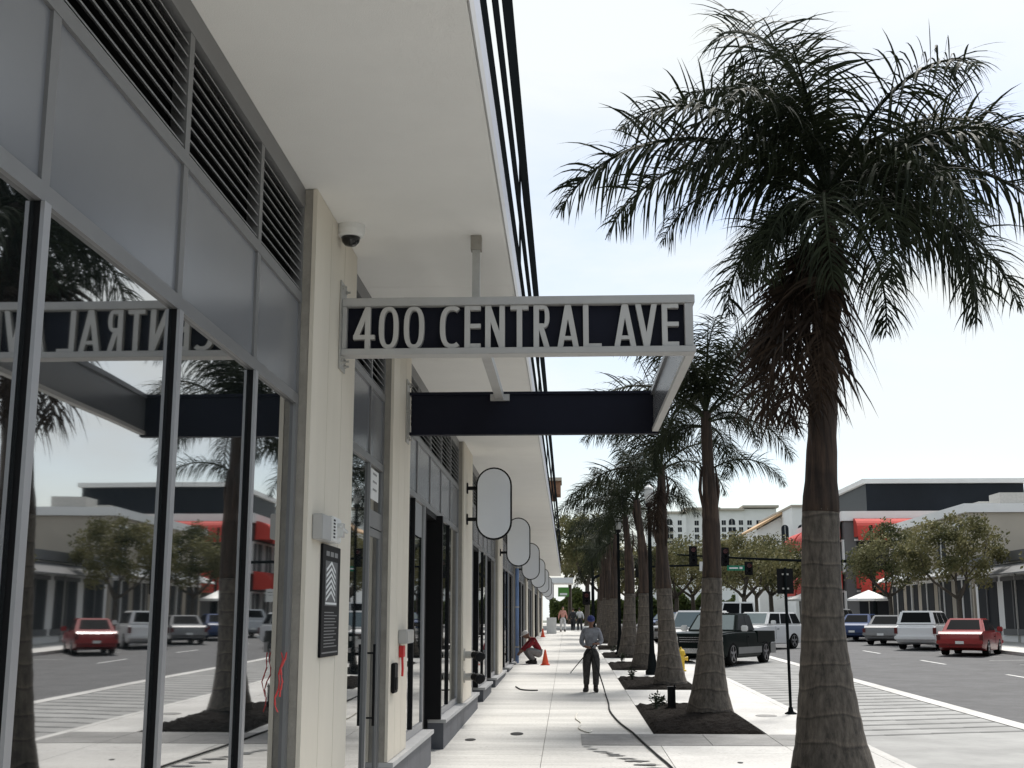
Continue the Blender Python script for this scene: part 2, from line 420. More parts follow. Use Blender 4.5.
def column(y0, y1, npan, foot):
    b = MB(); w = (y1-y0)/npan
    for i in range(npan):
        a = y0+i*w+(.005 if i else 0); c = y0+(i+1)*w-(.005 if i < npan-1 else 0)
        b.box(CX-.03, CX, a, c, foot, SZ-.004)
    o = build('column', b, M['cream'], **WB)
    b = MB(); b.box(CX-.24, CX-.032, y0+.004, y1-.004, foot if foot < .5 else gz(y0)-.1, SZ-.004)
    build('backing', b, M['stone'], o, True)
    return o
cols = [(-.8, 1.0), (8.25, 9.93), (12.25, 13.62)]+[(20.85+10.75*k, 22.75+10.75*k) for k in range(7)]
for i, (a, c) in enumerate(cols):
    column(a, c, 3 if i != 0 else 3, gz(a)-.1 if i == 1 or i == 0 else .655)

GLZ = 0
def bay(y0, y1, lites, foot, plinth):
    """glazing between two columns: frame with lites, spandrels, louvres, top beam"""
    zs0, zs1 = 3.45, 3.52
    ed = [y0+(y1-y0)*t for t in lites]
    fr = MB()
    fr.box(GX-.06, FX, y0, y1, zs0, zs1)                      # transom
    fr.box(GX-.06, FX-.004, y0, y1, foot, foot+.09)               # bottom rail
    fr.box(GX-.06, FX-.002, y0, y0+.07, foot+.09, zs0); fr.box(GX-.06, FX-.002, y1-.07, y1, foot+.09, zs0)
    w = build('window', fr, M['frame'], **WB)
    if len(ed) > 2:
        for e in ed[1:-1]:
            mu = MB(); mu.box(GX-.05, FX-.004, e-.026, e+.026, foot+.09, zs0-.001); build('mullion', mu, M['black'], w, True)
            fpl = MB(); fpl.box(FX-.003, FX+.012, e-.028, e+.028, foot+.092, zs0-.002); build('face_plate', fpl, M['mullion'], w, True)
    for a, c in zip(ed, ed[1:]):
        g = MB(); g.box(GX-.012, GX, a+.03, c-.03, foot+.06, zs0+.02); build('pane', g, M['glass'], w, True)
    sp = MB()
    for a, c in zip(ed, ed[1:]): sp.box(GX-.03, GX+.005, a+.03, c-.03, zs1, 4.17)
    build('spandrel_panel', sp, M['panel'], **WB)
    sf = MB()
    for e in ed: 
        a = max(y0, e-.035); c = min(y1, e+.035); sf.box(GX-.06, FX-.004, a, c, zs1+.0, 4.88)
    sf.box(GX-.06, FX-.001, y0, y1, 4.17, 4.24)
    sf.box(GX-.06, FX-.001, y0, y1, 4.86, SZ-.003)
    build('upper_frame', sf, M['frame'], **WB)
    for a, c in zip(ed, ed[1:]):
        lv = MB(); z = 4.26
        while z < 4.85:
            lv.add([(FX-.012, a+.036, z), (FX-.012, c-.036, z), (GX-.04, c-.036, z+.05), (GX-.04, a+.036, z+.05),
                    (FX-.012, a+.036, z+.010), (FX-.012, c-.036, z+.010), (GX-.04, c-.036, z+.06), (GX-.04, a+.036, z+.06)],
                   [(3,2,1,0),(4,5,6,7),(0,1,5,4),(1,2,6,5),(2,3,7,6),(3,0,4,7)])
            z += .066
        o = build('louvre', lv, M['louvre'], **WB)
        bk = MB(); bk.box(GX-.10, GX-.07, a+.036, c-.036, 4.24, 4.86); build('louvre_backing', bk, M['void'], o, True)
    if plinth: plinth_run(y0, y1)
def plinth_run(y0, y1):
    b = MB(); n = max(1, round((y1-y0)/1.2)); w = (y1-y0)/n
    for i in range(n):
        a = y0+i*w; c = a+w
        b.add([(CX-.2,a+.003,gz(a)-.1),(CX+.02,a+.003,gz(a)-.1),(CX+.02,c-.003,gz(c)-.1),(CX-.2,c-.003,gz(c)-.1),
               (CX-.2,a+.003,.60),(CX+.02,a+.003,.60),(CX+.02,c-.003,.60),(CX-.2,c-.003,.60)],
              [(3,2,1,0),(4,5,6,7),(0,1,5,4),(1,2,6,5),(2,3,7,6),(3,0,4,7)])
    o = build('plinth', b, M['plinth'], **WB)
    b = MB(); b.box(CX-.2, CX+.055, y0-.0, y1+.0, .603, .65); build('ledge', b, M['ledge'], o, True)
def upper_only(y0, y1, n):
    ed = [y0+(y1-y0)*i/n for i in range(n+1)]
    return ed
def recess(y0, y1, jx=None):
    """set back entrance: dark return walls, door at the back"""
    b = MB()
    b.box(-3.2, jx or FX-.001, y1+.001, y1+.10, .656, 3.449); b.box(-3.2, CX-.21, y1+.001, y1+.098, gz(y1)-.05, .654)
    b.box(-3.2, FX-.0, y0-.10, y0-.001, gz(y0)-.05, 3.449)
    b.box(-3.22, -3.12, y0, y1, gz(y0)-.05, 3.45)
    b.box(-3.12, FX-.01, y0, y1, 3.38, 3.449)
    build('entrance_recess', b, M['black'], **WB)
    d = MB(); d.box(-3.10, -3.05, y0+.1, y1-.1, gz(y1)+.01, 2.8)
    dd = build('door', d, M['frame'], **WB)
    g = MB(); g.box(-3.05, -3.04, y0+.2, y1-.2, gz(y1)+.25, 2.7); build('pane', g, M['glass'], dd, True)
    h = MB(); h.tube([(-2.99,y0+.25,gz(y1)+.8),(-2.99,y0+.25,gz(y1)+1.7)], .015); h.tube([(-3.04,y0+.25,gz(y1)+.9),(-2.99,y0+.25,gz(y1)+.9)],.01); h.tube([(-3.04,y0+.25,gz(y1)+1.6),(-2.99,y0+.25,gz(y1)+1.6)],.01)
    build('handle', h, M['chrome'], dd, True)

# bay A (nearest the viewer), full height glass
bay(-5.6, -.8, [0,.25,.5,.75,1], gz(-3)-.02, False)
bay(1.0, 8.25, [0,.212,.424,.636,.835,1], gz(4)-.03, False)
# entrance between the two sign columns
bay_y0, bay_y1 = 9.93, 12.25
ent = MB()
ent.box(GX-.06, FX, 9.93, 12.25, 3.45, 3.52); ent.box(GX-.06, FX-.003, 9.93, 9.99, .1, 3.45); ent.box(GX-.06, FX-.003, 12.17, 12.25, .1, 3.45)
ent.box(GX-.06, GX+.025, 11.36, 11.41, .1, 3.449); ent.box(GX-.05, GX+.02, 11.41, 12.17, 2.86, 3.02)
ent.box(GX-.06, FX-.005, 9.99, 11.36, .1, .22)
ew = build('entrance_window', ent, M['frame'], **WB)
g = MB(); g.box(GX-.012, GX, 9.98, 11.37, .2, 3.46); build('pane', g, M['glass'], ew, True)
g = MB(); g.box(GX-.012, GX, 11.42, 12.18, 3.0, 3.46); build('pane', g, M['glass'], ew, True)
d = MB(); 
d.box(GX-.02, GX+.016, 11.42, 11.48, .18, 2.85); d.box(GX-.02, GX+.016, 12.09, 12.16, .18, 2.85)
d.box(GX-.02, GX+.015, 11.48, 12.09, .18, .40); d.box(GX-.02, GX+.015, 11.48, 12.09, 2.78, 2.85)
door = build('door', d, M['frame'], **WB)
g = MB(); g.box(GX-.012, GX, 11.47, 12.10, .38, 2.80); build('pane', g, M['glass'], door, True)
h = MB(); h.tube([(CX-.04,11.56,1.05),(CX-.04,11.56,1.78)], .013); h.tube([(GX,11.56,1.12),(CX-.04,11.56,1.12)],.009); h.tube([(GX,11.56,1.70),(CX-.04,11.56,1.70)],.009)
build('handle', h, M['black'], door, True, smooth=True)
sp = MB(); sp.box(GX-.03, GX+.005, 9.96, 11.36, 3.52, 4.17); sp.box(GX-.03, GX+.005, 11.42, 12.22, 3.52, 4.17); build('spandrel_panel', sp, M['panel'], **WB)
sf = MB()
for a, c in ((9.93,9.99),(11.36,11.42),(12.19,12.25)): sf.box(GX-.06, FX-.004, a, c, 3.52, 4.88)
sf.box(GX-.06, FX-.001, 9.93, 12.25, 4.17, 4.24); sf.box(GX-.06, FX-.001, 9.93, 12.25, 4.86, SZ-.003); build('upper_frame', sf, M['frame'], **WB)
lv = MB()
for a, c in ((9.99,11.36),(11.42,12.19)):
    z = 4.26
    while z < 4.85:
        lv.add([(FX-.012,a,z),(FX-.012,c,z),(GX-.04,c,z+.05),(GX-.04,a,z+.05),(FX-.012,a,z+.01),(FX-.012,c,z+.01),(GX-.04,c,z+.06),(GX-.04,a,z+.06)],
               [(3,2,1,0),(4,5,6,7),(0,1,5,4),(1,2,6,5),(2,3,7,6),(3,0,4,7)]); z += .066
o = build('louvre', lv, M['louvre'], **WB)
bk = MB(); bk.box(GX-.10, GX-.07, 9.95, 12.23, 4.24, 4.86); build('louvre_backing', bk, M['void'], o, True)

def full_bay(y0, y1, recs, nl):
    """upper band spans the whole bay; lower glazing is broken by recesses"""
    zs0, zs1 = 3.45, 3.52
    ed = [y0+(y1-y0)*i/nl for i in range(nl+1)]
    sp = MB()
    for a, c in zip(ed, ed[1:]): sp.box(GX-.03, GX+.005, a+.03, c-.03, zs1, 4.17)
    build('spandrel_panel', sp, M['panel'], **WB)
    sf = MB()
    for e in ed:
        a = max(y0, e-.035); c = min(y1, e+.035); sf.box(GX-.06, FX-.004, a, c, zs1, 4.88)
    sf.box(GX-.06, FX-.001, y0, y1, 4.17, 4.24); sf.box(GX-.06, FX-.001, y0, y1, 4.86, SZ-.003); sf.box(GX-.06, FX, y0, y1, zs0, zs1)
    build('upper_frame', sf, M['frame'], **WB)
    lv = MB()
    for a, c in zip(ed, ed[1:]):
        z = 4.26
        while z < 4.85:
            lv.add([(FX-.012,a+.036,z),(FX-.012,c-.036,z),(GX-.04,c-.036,z+.05),(GX-.04,a+.036,z+.05),(FX-.012,a+.036,z+.01),(FX-.012,c-.036,z+.01),(GX-.04,c-.036,z+.06),(GX-.04,a+.036,z+.06)],
                   [(3,2,1,0),(4,5,6,7),(0,1,5,4),(1,2,6,5),(2,3,7,6),(3,0,4,7)]); z += .066
    o = build('louvre', lv, M['louvre'], **WB)
    bk = MB(); bk.box(GX-.10, GX-.07, y0+.02, y1-.02, 4.24, 4.86); build('louvre_backing', bk, M['void'], o, True)
    cur = y0; segs = []
    for a, c in recs: segs.append((cur, a)); recess(a+.1, c-.1, CX-.012 if y0 < 15 else None); cur = c
    segs.append((cur, y1))
    for a, c in segs:
        n = max(1, round((c-a)/1.35)); e2 = [a+(c-a)*i/n for i in range(n+1)]; foot = .655
        fr = MB(); fr.box(GX-.06, FX-.004, a, c, foot, foot+.09)
        fr.box(GX-.06, FX-.002, a, a+.06, foot+.09, zs0-.001); fr.box(GX-.06, FX-.002, c-.06, c, foot+.09, zs0-.001)
        w = build('window', fr, M['mullion'], **WB)
        if n > 1:
            for e in e2[1:-1]:
                mu = MB(); mu.box(GX-.05, FX+.006, e-.025, e+.025, foot+.09, zs0-.002)
                build('mullion', mu, M['black'], w, True)
        for p, q in zip(e2, e2[1:]):
            g = MB(); g.box(GX-.012, GX, p+.03, q-.03, foot+.06, zs0+.02); build('pane', g, M['glass'], w, True)
        plinth_run(a, c) 
# column feet get their own plinth
for i, (a, c) in enumerate(cols[2:]): plinth_run(a-.0, c+.0)
full_bay(13.62, 20.85, [(15.95, 17.5)], 5)
for k in range(6):
    c0 = 22.75+10.75*k; c1 = 20.85+10.75*(k+1)
    full_bay(c0, c1, [(c0+1.35, c0+2.9), (c0+5.6, c0+7.15)] if k < 4 else [(c0+3, c0+4.5)], 6)

# ------------------------------------------------------------------ marquee sign 400 CENTRAL AVE
sg = empty('marquee_sign', (CX, 9.28, 4.0))
tag(sg, 'grey and navy steel frame sign reading 400 CENTRAL AVE projecting from the cream columns', 'sign')
SB = dict(parent=sg, world=True)
F = 9.28; BK = 13.28; RX = .975
b = MB(); b.box(-1.70, RX, F+.02, F+.05, 4.06, 4.43); build('front_panel', b, M['navy'], **SB)
b = MB(); b.box(-1.735, RX+.02, F-.05, F+.09, 4.40, 4.465); build('frame_rail', b, M['signgrey'], bevel=.004, **SB)
b = MB(); b.box(-1.735, RX+.02, F-.06, F+.09, 4.01, 4.06); build('frame_rail', b, M['signgrey'], bevel=.004, **SB)
b = MB(); b.box(RX-.06, RX+.005, F-.045, F+.085, 4.061, 4.399); build('end_post', b, M['signgrey'], bevel=.004, **SB)
b = MB(); b.box(-1.735, -1.70, F-.045, F+.085, 4.061, 4.399); build('end_post', b, M['signgrey'], bevel=.004, **SB)
b = MB(); b.box(-1.70, RX, BK+.0, BK+.06, 4.02, 4.43); build('back_panel', b, M['navy'], **SB)
b = MB(); b.box(-1.72, RX+.02, BK-.03, BK+.09, 4.43, 4.46); b.box(-1.72, RX+.02, BK-.01, BK+.09, 3.99, 4.02); build('frame_rail', b, M['navy'], **SB)
b = MB(); b.box(RX-.03, RX+.0, F+.09, BK-.001, 4.05, 4.41); 
b.box(RX-.055, RX+.02, F+.09, BK-.035, 4.41, 4.46)
build('side_beam', b, M['panel'], **SB)
b = MB(); b.box(RX-.045, RX+.02, F+.09, BK-.012, 4.01, 4.05); build('side_flange', b, M['letter'], **SB)
b = MB(); b.box(-.775, -.685, F+.165, BK-.031, 4.37, 4.39); b.box(-.775, -.765, F+.165, BK-.031, 4.391, 4.45); b.box(-.695, -.685, F+.165, BK-.031, 4.391, 4.45); build('cross_bar', b, M['signgrey'], **SB)
b = MB(); b.box(-.86, -.64, BK-.06, BK-.004, 4.30, 4.47) if False else b.box(-.83, -.62, BK-.045, BK-.002, 4.36, 4.43); build('bar_plate', b, M['signgrey'], **SB)
b = MB(); b.box(-.735, -.675, F+.10, F+.16, 4.47, SZ-.12); b.box(-.735, -.675, F+.09, F+.16, 4.36, 4.47); build('hanger_post', b, M['galv'], **SB)
b = MB(); b.box(-.748, -.662, F+.087, F+.173, SZ-.12, SZ-.002); build('hanger_cap', b, M['stone'], **SB)
for yy in (F, BK):
    b = MB(); b.box(CX+.002, CX+.014, yy-.10, yy+.14, 3.90, 4.60); b.box(CX+.014, CX+.03, yy-.02, yy+.06, 4.0, 4.47)
    o = build('wall_bracket', b, M['galv'], bevel=.003, **SB)
    for zz in (3.95, 4.25 if yy == BK else 3.99, 4.55):
        for dy in (-.06, .10):
            bb = MB(); bb.lathe([(.016,0),(.016,.012),(.009,.014),(.009,.035)], 8, (CX+.014, yy+dy, zz), 'x'); build('bolt', bb, M['galv'], o, True)
# letters: strokes in px of the photograph's plane turned into metres: letter height 0.30
def stroke(b, p, q, t, y0, y1):
    p = Vector((p[0], p[1])); q = Vector((q[0], q[1])); d = (q-p).normalized(); n = Vector((-d.y, d.x))*t/2
    pts = [p+n, p-n, q-n, q+n]
    b.prism([tuple(v) for v in pts], y0, y1)
def hstroke(b, x0, x1, z0, z1, y0, y1): b.box(x0, x1, y0, y1, z0, z1)
def slant(b, x0, x1, z0, z1, w, y0, y1):
    """parallelogram with horizontal ends from (x0,z0) to (x1,z1) of horizontal width w"""
    b.prism([(x0, z0), (x0+w, z0), (x1+w, z1), (x1, z1)], y0, y1)
def ring(b, cx, cz, rx, rz, t, a0, a1, y0, y1, n=28, sq=2.6):
    pts_o = []; pts_i = []
    for i in range(n+1):
        a = a0+(a1-a0)*i/n; ca, sa = math.cos(a), math.sin(a)
        f = lambda c: math.copysign(abs(c)**(2/sq), c)
        pts_o.append((cx+rx*f(ca), cz+rz*f(sa))); pts_i.append((cx+(rx-t)*f(ca), cz+(rz-t*.8)*f(sa)))
    for i in range(n): b.prism([pts_o[i], pts_o[i+1], pts_i[i+1], pts_i[i]], y0, y1)
LZ0, LZ1 = 4.063, 4.397
px = lambda u: -1.75+(u-340.5)*(RX+.02+1.75)/(692-340.5)
T = .042
def letter(ch, u0, u1):
    b = MB(); x0, x1 = px(u0), px(u1); y0, y1 = F-.035, F+.018; z0, z1 = LZ0, LZ1; H = z1-z0; t = T
    if ch == '4':
        xs = x1-t-.035
        b.box(xs, xs+t, y0, y1, z0, z1)
        hstroke(b, x0, x1, z0+.075, z0+.075+t*.85, y0+.001, y1-.001)
        slant(b, x0, xs-.0, z0+.1, z1, t*1.05, y0+.002, y1-.002)
    elif ch == '0': ring(b, (x0+x1)/2, (z0+z1)/2, (x1-x0)/2, H/2, t*.92, 0, 2*math.pi, y0, y1)
    elif ch == 'C': ring(b, x0+(x1-x0)*.62, (z0+z1)/2, (x1-x0)*.62, H/2, t*.95, R(58), R(302), y0, y1)
    elif ch == 'E':
        b.box(x0, x0+t, y0, y1, z0, z1)
        for z in (z0, z0+H*.47, z1-t*.8): b.box(x0+t+.0005, x1, y0, y1, z, z+t*.8)
    elif ch == 'N':
        b.box(x0, x0+t, y0, y1, z0, z1); b.box(x1-t, x1, y0, y1, z0, z1); slant(b, x1-t*1.05, x0, z0, z1, t*1.05, y0+.001, y1-.001)
    elif ch == 'T':
        b.box((x0+x1-t)/2, (x0+x1+t)/2, y0, y1, z0, z1-t*.8-.0005); b.box(x0, x1, y0, y1, z1-t*.8, z1)
    elif ch == 'R':
        b.box(x0, x0+t, y0, y1, z0, z1); rr = H*.27
        b.box(x0+t+.0005, x1-rr*.5, y0, y1, z1-t*.8, z1); b.box(x0+t+.0005, x1-rr*.5, y0, y1, z1-2*rr, z1-2*rr+t*.8)
        ring(b, x1-rr*.5, z1-rr, rr*.5, rr, t*.85, R(-90), R(90), y0+.001, y1-.001, 14, 2.2)
        slant(b, x1-t*1.0, x0+t*.9, z0, z1-2*rr+.002, t, y0+.002, y1-.002)
    elif ch == 'A':
        m = (x0+x1)/2; slant(b, x0, m-t*.55, z0, z1, t*1.02, y0, y1); slant(b, x1-t*1.02, m-t*.47, z0, z1, t*1.02, y0+.001, y1-.001)
        b.box(x0+t*.9, x1-t*.9, y0+.003, y1-.003, z0+H*.17, z0+H*.17+t*.7)
    elif ch == 'V':
        m = (x0+x1)/2; slant(b, m-t*.55, x0, z0, z1, t*1.02, y0, y1); slant(b, m-t*.47, x1-t*1.02, z0, z1, t*1.02, y0+.001, y1-.001)
    elif ch == 'L':
        b.box(x0, x0+t, y0, y1, z0, z1); b.box(x0+t+.0005, x1, y0, y1, z0, z0+t*.6)
    build('letter', b, M['letter'], **SB)
for ch, a, c in [('4',353.5,375),('0',379,398.7),('0',404,424.3),('C',440,459.5),('E',464.5,480.5),('N',485,504.5),('T',510,528),('R',533,548.8),
                 ('A',556.5,577.5),('L',582,600),('A',612.5,634),('V',633.5,655),('E',659.5,676)]: letter(ch, a, c)

# ------------------------------------------------------------------ wall furniture
# dome camera under the canopy
o = empty('dome_camera', (-1.66, 9.1, SZ)); tag(o, 'white dome security camera with black bubble fixed under the canopy', 'security camera')
b = MB(); b.lathe([(.01,0),(.088,0),(.088,-.04),(.08,-.075),(.066,-.085),(.01,-.085)][::-1], 24); build('housing', b, M['white'], o, smooth=False)
b = MB(); b.lathe([(.012,-.15),(.035,-.143),(.052,-.12),(.06,-.088)], 24, cap=True); build('dome', b, M['darkglass'], o, smooth=True); o.scale = (1.25,1.25,1.1)
# strobe and box on the first column
o = empty('alarm_box', (CX, 8.6, 2.5)); tag(o, 'white fire alarm horn strobe on grey box above the plaque', 'alarm')
b = MB(); b.box(CX+.002, CX+.075, 8.40, 8.72, 2.545, 2.72); build('junction_box', b, M['signgrey'], o, True, bevel=.006)
b = MB(); b.box(CX+.002, CX+.085, 8.725, 9.05, 2.55, 2.73); st = build('strobe_plate', b, M['white'], o, True, bevel=.008)
b = MB(); b.obox((CX+.105, 8.93, 2.64), (.04,.08,.10)); b.tube([(CX+.10,8.88,2.67),(CX+.14,8.98,2.63)], .012); build('strobe_lens', b, M['lampglass'], st, True)
b = MB()
for i in range(6): b.box(CX+.0855, CX+.089, 8.745, 8.80, 2.575+i*.024, 2.587+i*.024)
build('speaker_slots', b, M['black'], st, True)
# plaque
o = empty('wall_plaque', (CX, 9.1, 1.7)); tag(o, 'tall black leasing plaque with white tower drawing and small text on the cream column', 'plaque')
PY0, PY1, PZ0, PZ1 = 8.72, 9.40, 1.74, 2.535
b = MB(); b.box(CX+.002, CX+.02, PY0, PY1, PZ0, PZ1); build('board', b, M['black'], o, True, bevel=.003)
b = MB(); b.box(CX+.0205, CX+.022, PY0+.10, PY1-.12, 2.10, 2.42); pic = build('picture_panel', b, M['greywall'], o, True)
b = MB()
X = CX+.0235
for i in range(6):
    z = 2.16+i*.042; m = (PY0+PY1)/2-.02
    b.add([(X,PY0+.13,z-.03),(X,m,z+.03),(X,m,z+.052),(X,PY0+.13,z-.008)], [(0,1,2,3)])
    b.add([(X,m,z+.03),(X,m+.16,z-.035),(X,m+.16,z-.013),(X,m,z+.052)], [(0,1,2,3)])
b.add([(X,PY0+.11,2.11),(X,PY1-.14,2.11),(X,PY1-.14,2.125),(X,PY0+.11,2.125)], [(0,1,2,3)])
build('tower_drawing', b, M['paper'], pic, True)
b = MB()
for i in range(12):
    z = 2.05-i*.022; x1 = PY1-.08-random.uniform(0,.15)
    b.box(CX+.0205, CX+.0215, PY0+.10, x1, z, z+.007)
build('small_text', b, M['louvre'], o, True)
b = MB()
for i in range(3): b.box(CX+.0205, CX+.0215, PY0+.12+i*.16, PY0+.24+i*.16, 2.455, 2.49)
build('heading', b, M['louvre'], o, True)
b = MB(); b.box(CX+.0205, CX+.0215, PY0+.04, PY1-.04, 1.765, 1.775); build('rule_line', b, M['louvre'], o, True)
# paper notice in the transom
b = MB(); b.box(GX+.001, GX+.004, 11.55, 12.02, 3.13, 3.42)
o = build('paper_notice', b, M['paper'], loc=(GX, 11.78, 3.15)); tag(o, 'white paper notice taped in the glass above the entrance door', 'notice')
b = MB(); 
for i in range(3): b.box(.0045, .0052, -.12, .12, .22-i*.075, .24-i*.075)
build('printed_lines', b, M['louvre'], o)
# red tape hanging from the jamb
b = MB()
for w in (0, 1):
    pts = [(FX+.01+.02*w+.01*math.sin(i*1.7+w), 7.92-.012*i+.03*math.sin(i*.8+w*2), 1.80-.045*i) for i in range(9-w*2)]
    for p, q in zip(pts, pts[1:]): b.add([p, (p[0], p[1]+.025, p[2]-.006), (q[0]+.004, q[1]+.025, q[2]-.006), q, (p[0]+.003,p[1],p[2]), (p[0]+.003, p[1]+.025, p[2]-.006), (q[0]+.007, q[1]+.025, q[2]-.006), (q[0]+.003,q[1],q[2])],
                                          [(3,2,1,0),(4,5,6,7),(0,1,5,4),(1,2,6,5),(2,3,7,6),(3,0,4,7)])
o = build('tape_strip', b, M['redtape'], loc=(FX, 7.9, 1.4)); tag(o, 'strip of red tape dangling on the window jamb beside the first column', 'tape')
# access box, pull station, reader on the second column
o = empty('electric_box', (CX, 13.2, 1.76)); tag(o, 'small grey box above the red pull station on the second cream column', 'electrical box')
b = MB(); b.box(CX+.002, CX+.09, 12.86, 13.46, 1.76, 1.90); build('box_body', b, M['signgrey'], o, True, bevel=.006)
b = MB(); b.box(CX+.09, CX+.096, 12.9, 13.42, 1.775, 1.885); build('box_cover', b, M['galv'], o, True)
o = empty('pull_station', (CX, 13.0, 1.5)); tag(o, 'narrow red fire alarm pull station below the grey box', 'alarm pull')
b = MB(); b.box(CX+.002, CX+.05, 12.92, 13.08, 1.62, 1.74); build('station_body', b, M['redtape'], o, True, bevel=.006)
b = MB(); b.tube([(CX+.03,13.0,1.62),(CX+.035,13.0,1.50),(CX+.03,13.02,1.43)], .012); build('conduit', b, M['redtape'], o, True)
o = empty('card_reader', (CX, 12.5, 1.3)); tag(o, 'black card reader with keypad beside the entrance door', 'card reader')
b = MB(); b.box(CX+.002, CX+.04, 12.38, 12.62, 1.29, 1.58); build('reader_body', b, M['black'], o, True, bevel=.008)
b = MB(); b.box(CX+.0405, CX+.05, 12.44, 12.56, 1.32, 1.44); build('keypad', b, M['black'], o, True)
# fire department connection pipes on column at 21
for i, z in enumerate((1.43, 1.07)):
    o = empty('standpipe', (CX, 21.05, z)); tag(o, ('upper' if i == 0 else 'lower')+' of two grey standpipe inlets with black caps jutting from the column', 'standpipe', 'standpipe inlets on the column')
    b = MB(); b.lathe([(.10,.001),(.10,.02),(.062,.025),(.062,.19)], 16, (0,0,0), 'x'); build('pipe', b, M['galv'], o, smooth=False)
    for s in (-1, 1):
        b = MB(); b.tube([(.16,s*.02,0),(.22,s*.07,-.01),(.27,s*.16,-.03)], [.058,.066,.07], 12); hd = build('hose_inlet', b, M['black'], o, smooth=True)
        c = MB(); c.lathe([(.078,0),(.078,.035),(.05,.045)], 12, (0,0,0), 'z'); m = c
        from mathutils import Euler
        rot = Vector((.05, s*.09, -.02)).to_track_quat('Z', 'Y'); m.v = [tuple(rot@Vector(v)+Vector((.27, s*.16, -.03))) for v in m.v]
        build('cap', m, M['black'], hd)
# blue downpipe on a far column
o = empty('downpipe', (CX+.06, 41.6, gz(41.6))); tag(o, 'blue painted downpipe on a column behind the crouching worker', 'downpipe')
b = MB(); b.tube([(0,0,.0),(0,0,3.4)], .06, 12); build('pipe', b, M['blue'], o, smooth=True)
for z in (.5, 1.8, 3.1):
    b = MB(); b.box(-.06, .0, -.09, .09, z, z+.05); b.lathe([(.068,z),(.068,z+.05)], 12); build('bracket', b, M['galv'], o)

# pill blade signs
def pill(rx, rz, y0, y1, b, n=14, inset=0.0, z=0):
    w = rx-inset; st = rz-rx; pts = []
    for i in range(n+1): a = math.pi*i/n; pts.append((w*math.cos(a), st+w*math.sin(a)))
    for i in range(n+1): a = math.pi+math.pi*i/n; pts.append((w*math.cos(a), -st+w*math.sin(a)))
    b.prism(pts, y0, y1); return pts
def make_pill():
    o = empty('blade_sign')
    b = MB(); pill(.312, .63, -.06, .06, b); build('sign_rim', b, M['black'], o, bevel=.006)
    for s in (-1, 1):
        f = MB(); pill(.312, .63, s*.062-.003, s*.062+.003, f, inset=.028); build('sign_face', f, M['acrylic'], o)
    for z in (.27, -.27):
        b = MB(); b.box(-.47, -.305, -.03, .03, z-.03, z+.03); b.box(-.475, -.455, -.07, .07, z-.09, z+.09); build('bracket', b, M['black'], o)
    return o
pr = make_pill()
words = ['nearest', 'second', 'third', 'fourth', 'fifth', 'sixth', 'farthest']
for k in range(7):
    o = pr if k == 0 else copy_tree(pr)
    o.location = (CX+.48, 21.4+10.75*k, 3.99)
    tag(o, 'blank pale oval blade sign with black rim, %s of the row under the canopy' % words[k], 'blade sign', 'oval blade signs along the shopfront')

# ------------------------------------------------------------------ palms
def frond_mesh(name, e0, droop, L=3.3, seed=0, hang=1.0):
    rnd = random.Random(seed); b = MB(); N = 26
    pts = [Vector((0,0,0))]; dirs = []
    curl = rnd.uniform(-.25,.25)
    for i in range(N):
        t = (i+.5)/N; a = R(e0-droop*t**1.25); yaw = curl*t
        d = Vector((math.cos(a)*math.cos(yaw), math.cos(a)*math.sin(yaw), math.sin(a))); dirs.append(d); pts.append(pts[-1]+d*L/N)
    b.tube(pts, [.035*(1-i/N)**.8+.005 for i in range(N+1)], 5)
    M_ = 92
    for i in range(M_):
        t = .13+.87*(i+.5)/M_; f = t*N; k = min(int(f), N-1); p = pts[k].lerp(pts[k+1], f-k); d = dirs[k]
        side = d.cross(Vector((0,0,1)));
        side = side.normalized() if side.length > .2 else Vector((0,1,0))
        up = side.cross(d).normalized()
        ln = 1.02*(math.sin(math.pi*min(1, (.16+t*.86)))**.55)*(.95 if t < .8 else 1.1-.35*(t-.8)/.2)
        for s in (-1, 1):
            lift = rnd.choice((1.15, .55, .0, -.3))+rnd.uniform(-.2,.2)
            dd = (side*s*(.75+rnd.uniform(-.1,.1))+up*lift+d*(.55+rnd.uniform(-.1,.15))).normalized()
            w = .034*rnd.uniform(.8,1.2); l = ln*rnd.uniform(.82,1.1); q = p.copy(); prev = None
            nseg = 5; g = rnd.uniform(.14,.46)*hang
            wd = d.cross(dd).cross(dd)
            wd = (d*.8+Vector((rnd.uniform(-.4,.4),rnd.uniform(-.4,.4),rnd.uniform(-.3,.3)))).normalized()
            for sgm in range(nseg+1):
                tt = sgm/nseg; ww = w*(.55+1.2*tt if tt < .35 else 1-.97*((tt-.35)/.65)**1.5)*.5
                a_, c_ = q+wd*ww, q-wd*ww
                if prev is not None:
                    b.add([prev[0], prev[1], c_, a_], [(0,1,2,3)])
                prev = (a_, c_)
                dd = (dd+Vector((0,0,-g))).normalized(); q = q+dd*l/nseg
    me = bpy.data.meshes.new(name); me.from_pydata(b.v, [], b.f); me.update()
    return me
VAR = [(82,70,3.0),(70,95,3.3),(60,110,3.5),(48,115,3.5),(35,110,3.5),(18,95,3.3),(0,75,3.1),(-22,55,3.0),(12,118,2.7)]
FM = []; FD = []
for i, (e, dr, L) in enumerate(VAR):
    two = []
    for s in range(2):
        me = frond_mesh('frond', e, dr, L, i*10+s); me.materials.append(M['frond']); two.append(me)
    FM.append(two)
for s in range(2):
    me = frond_mesh('frond', -48, 34, 2.4, 90+s, 1.2); me.materials.append(M['frond_dry']); FD.append(me)

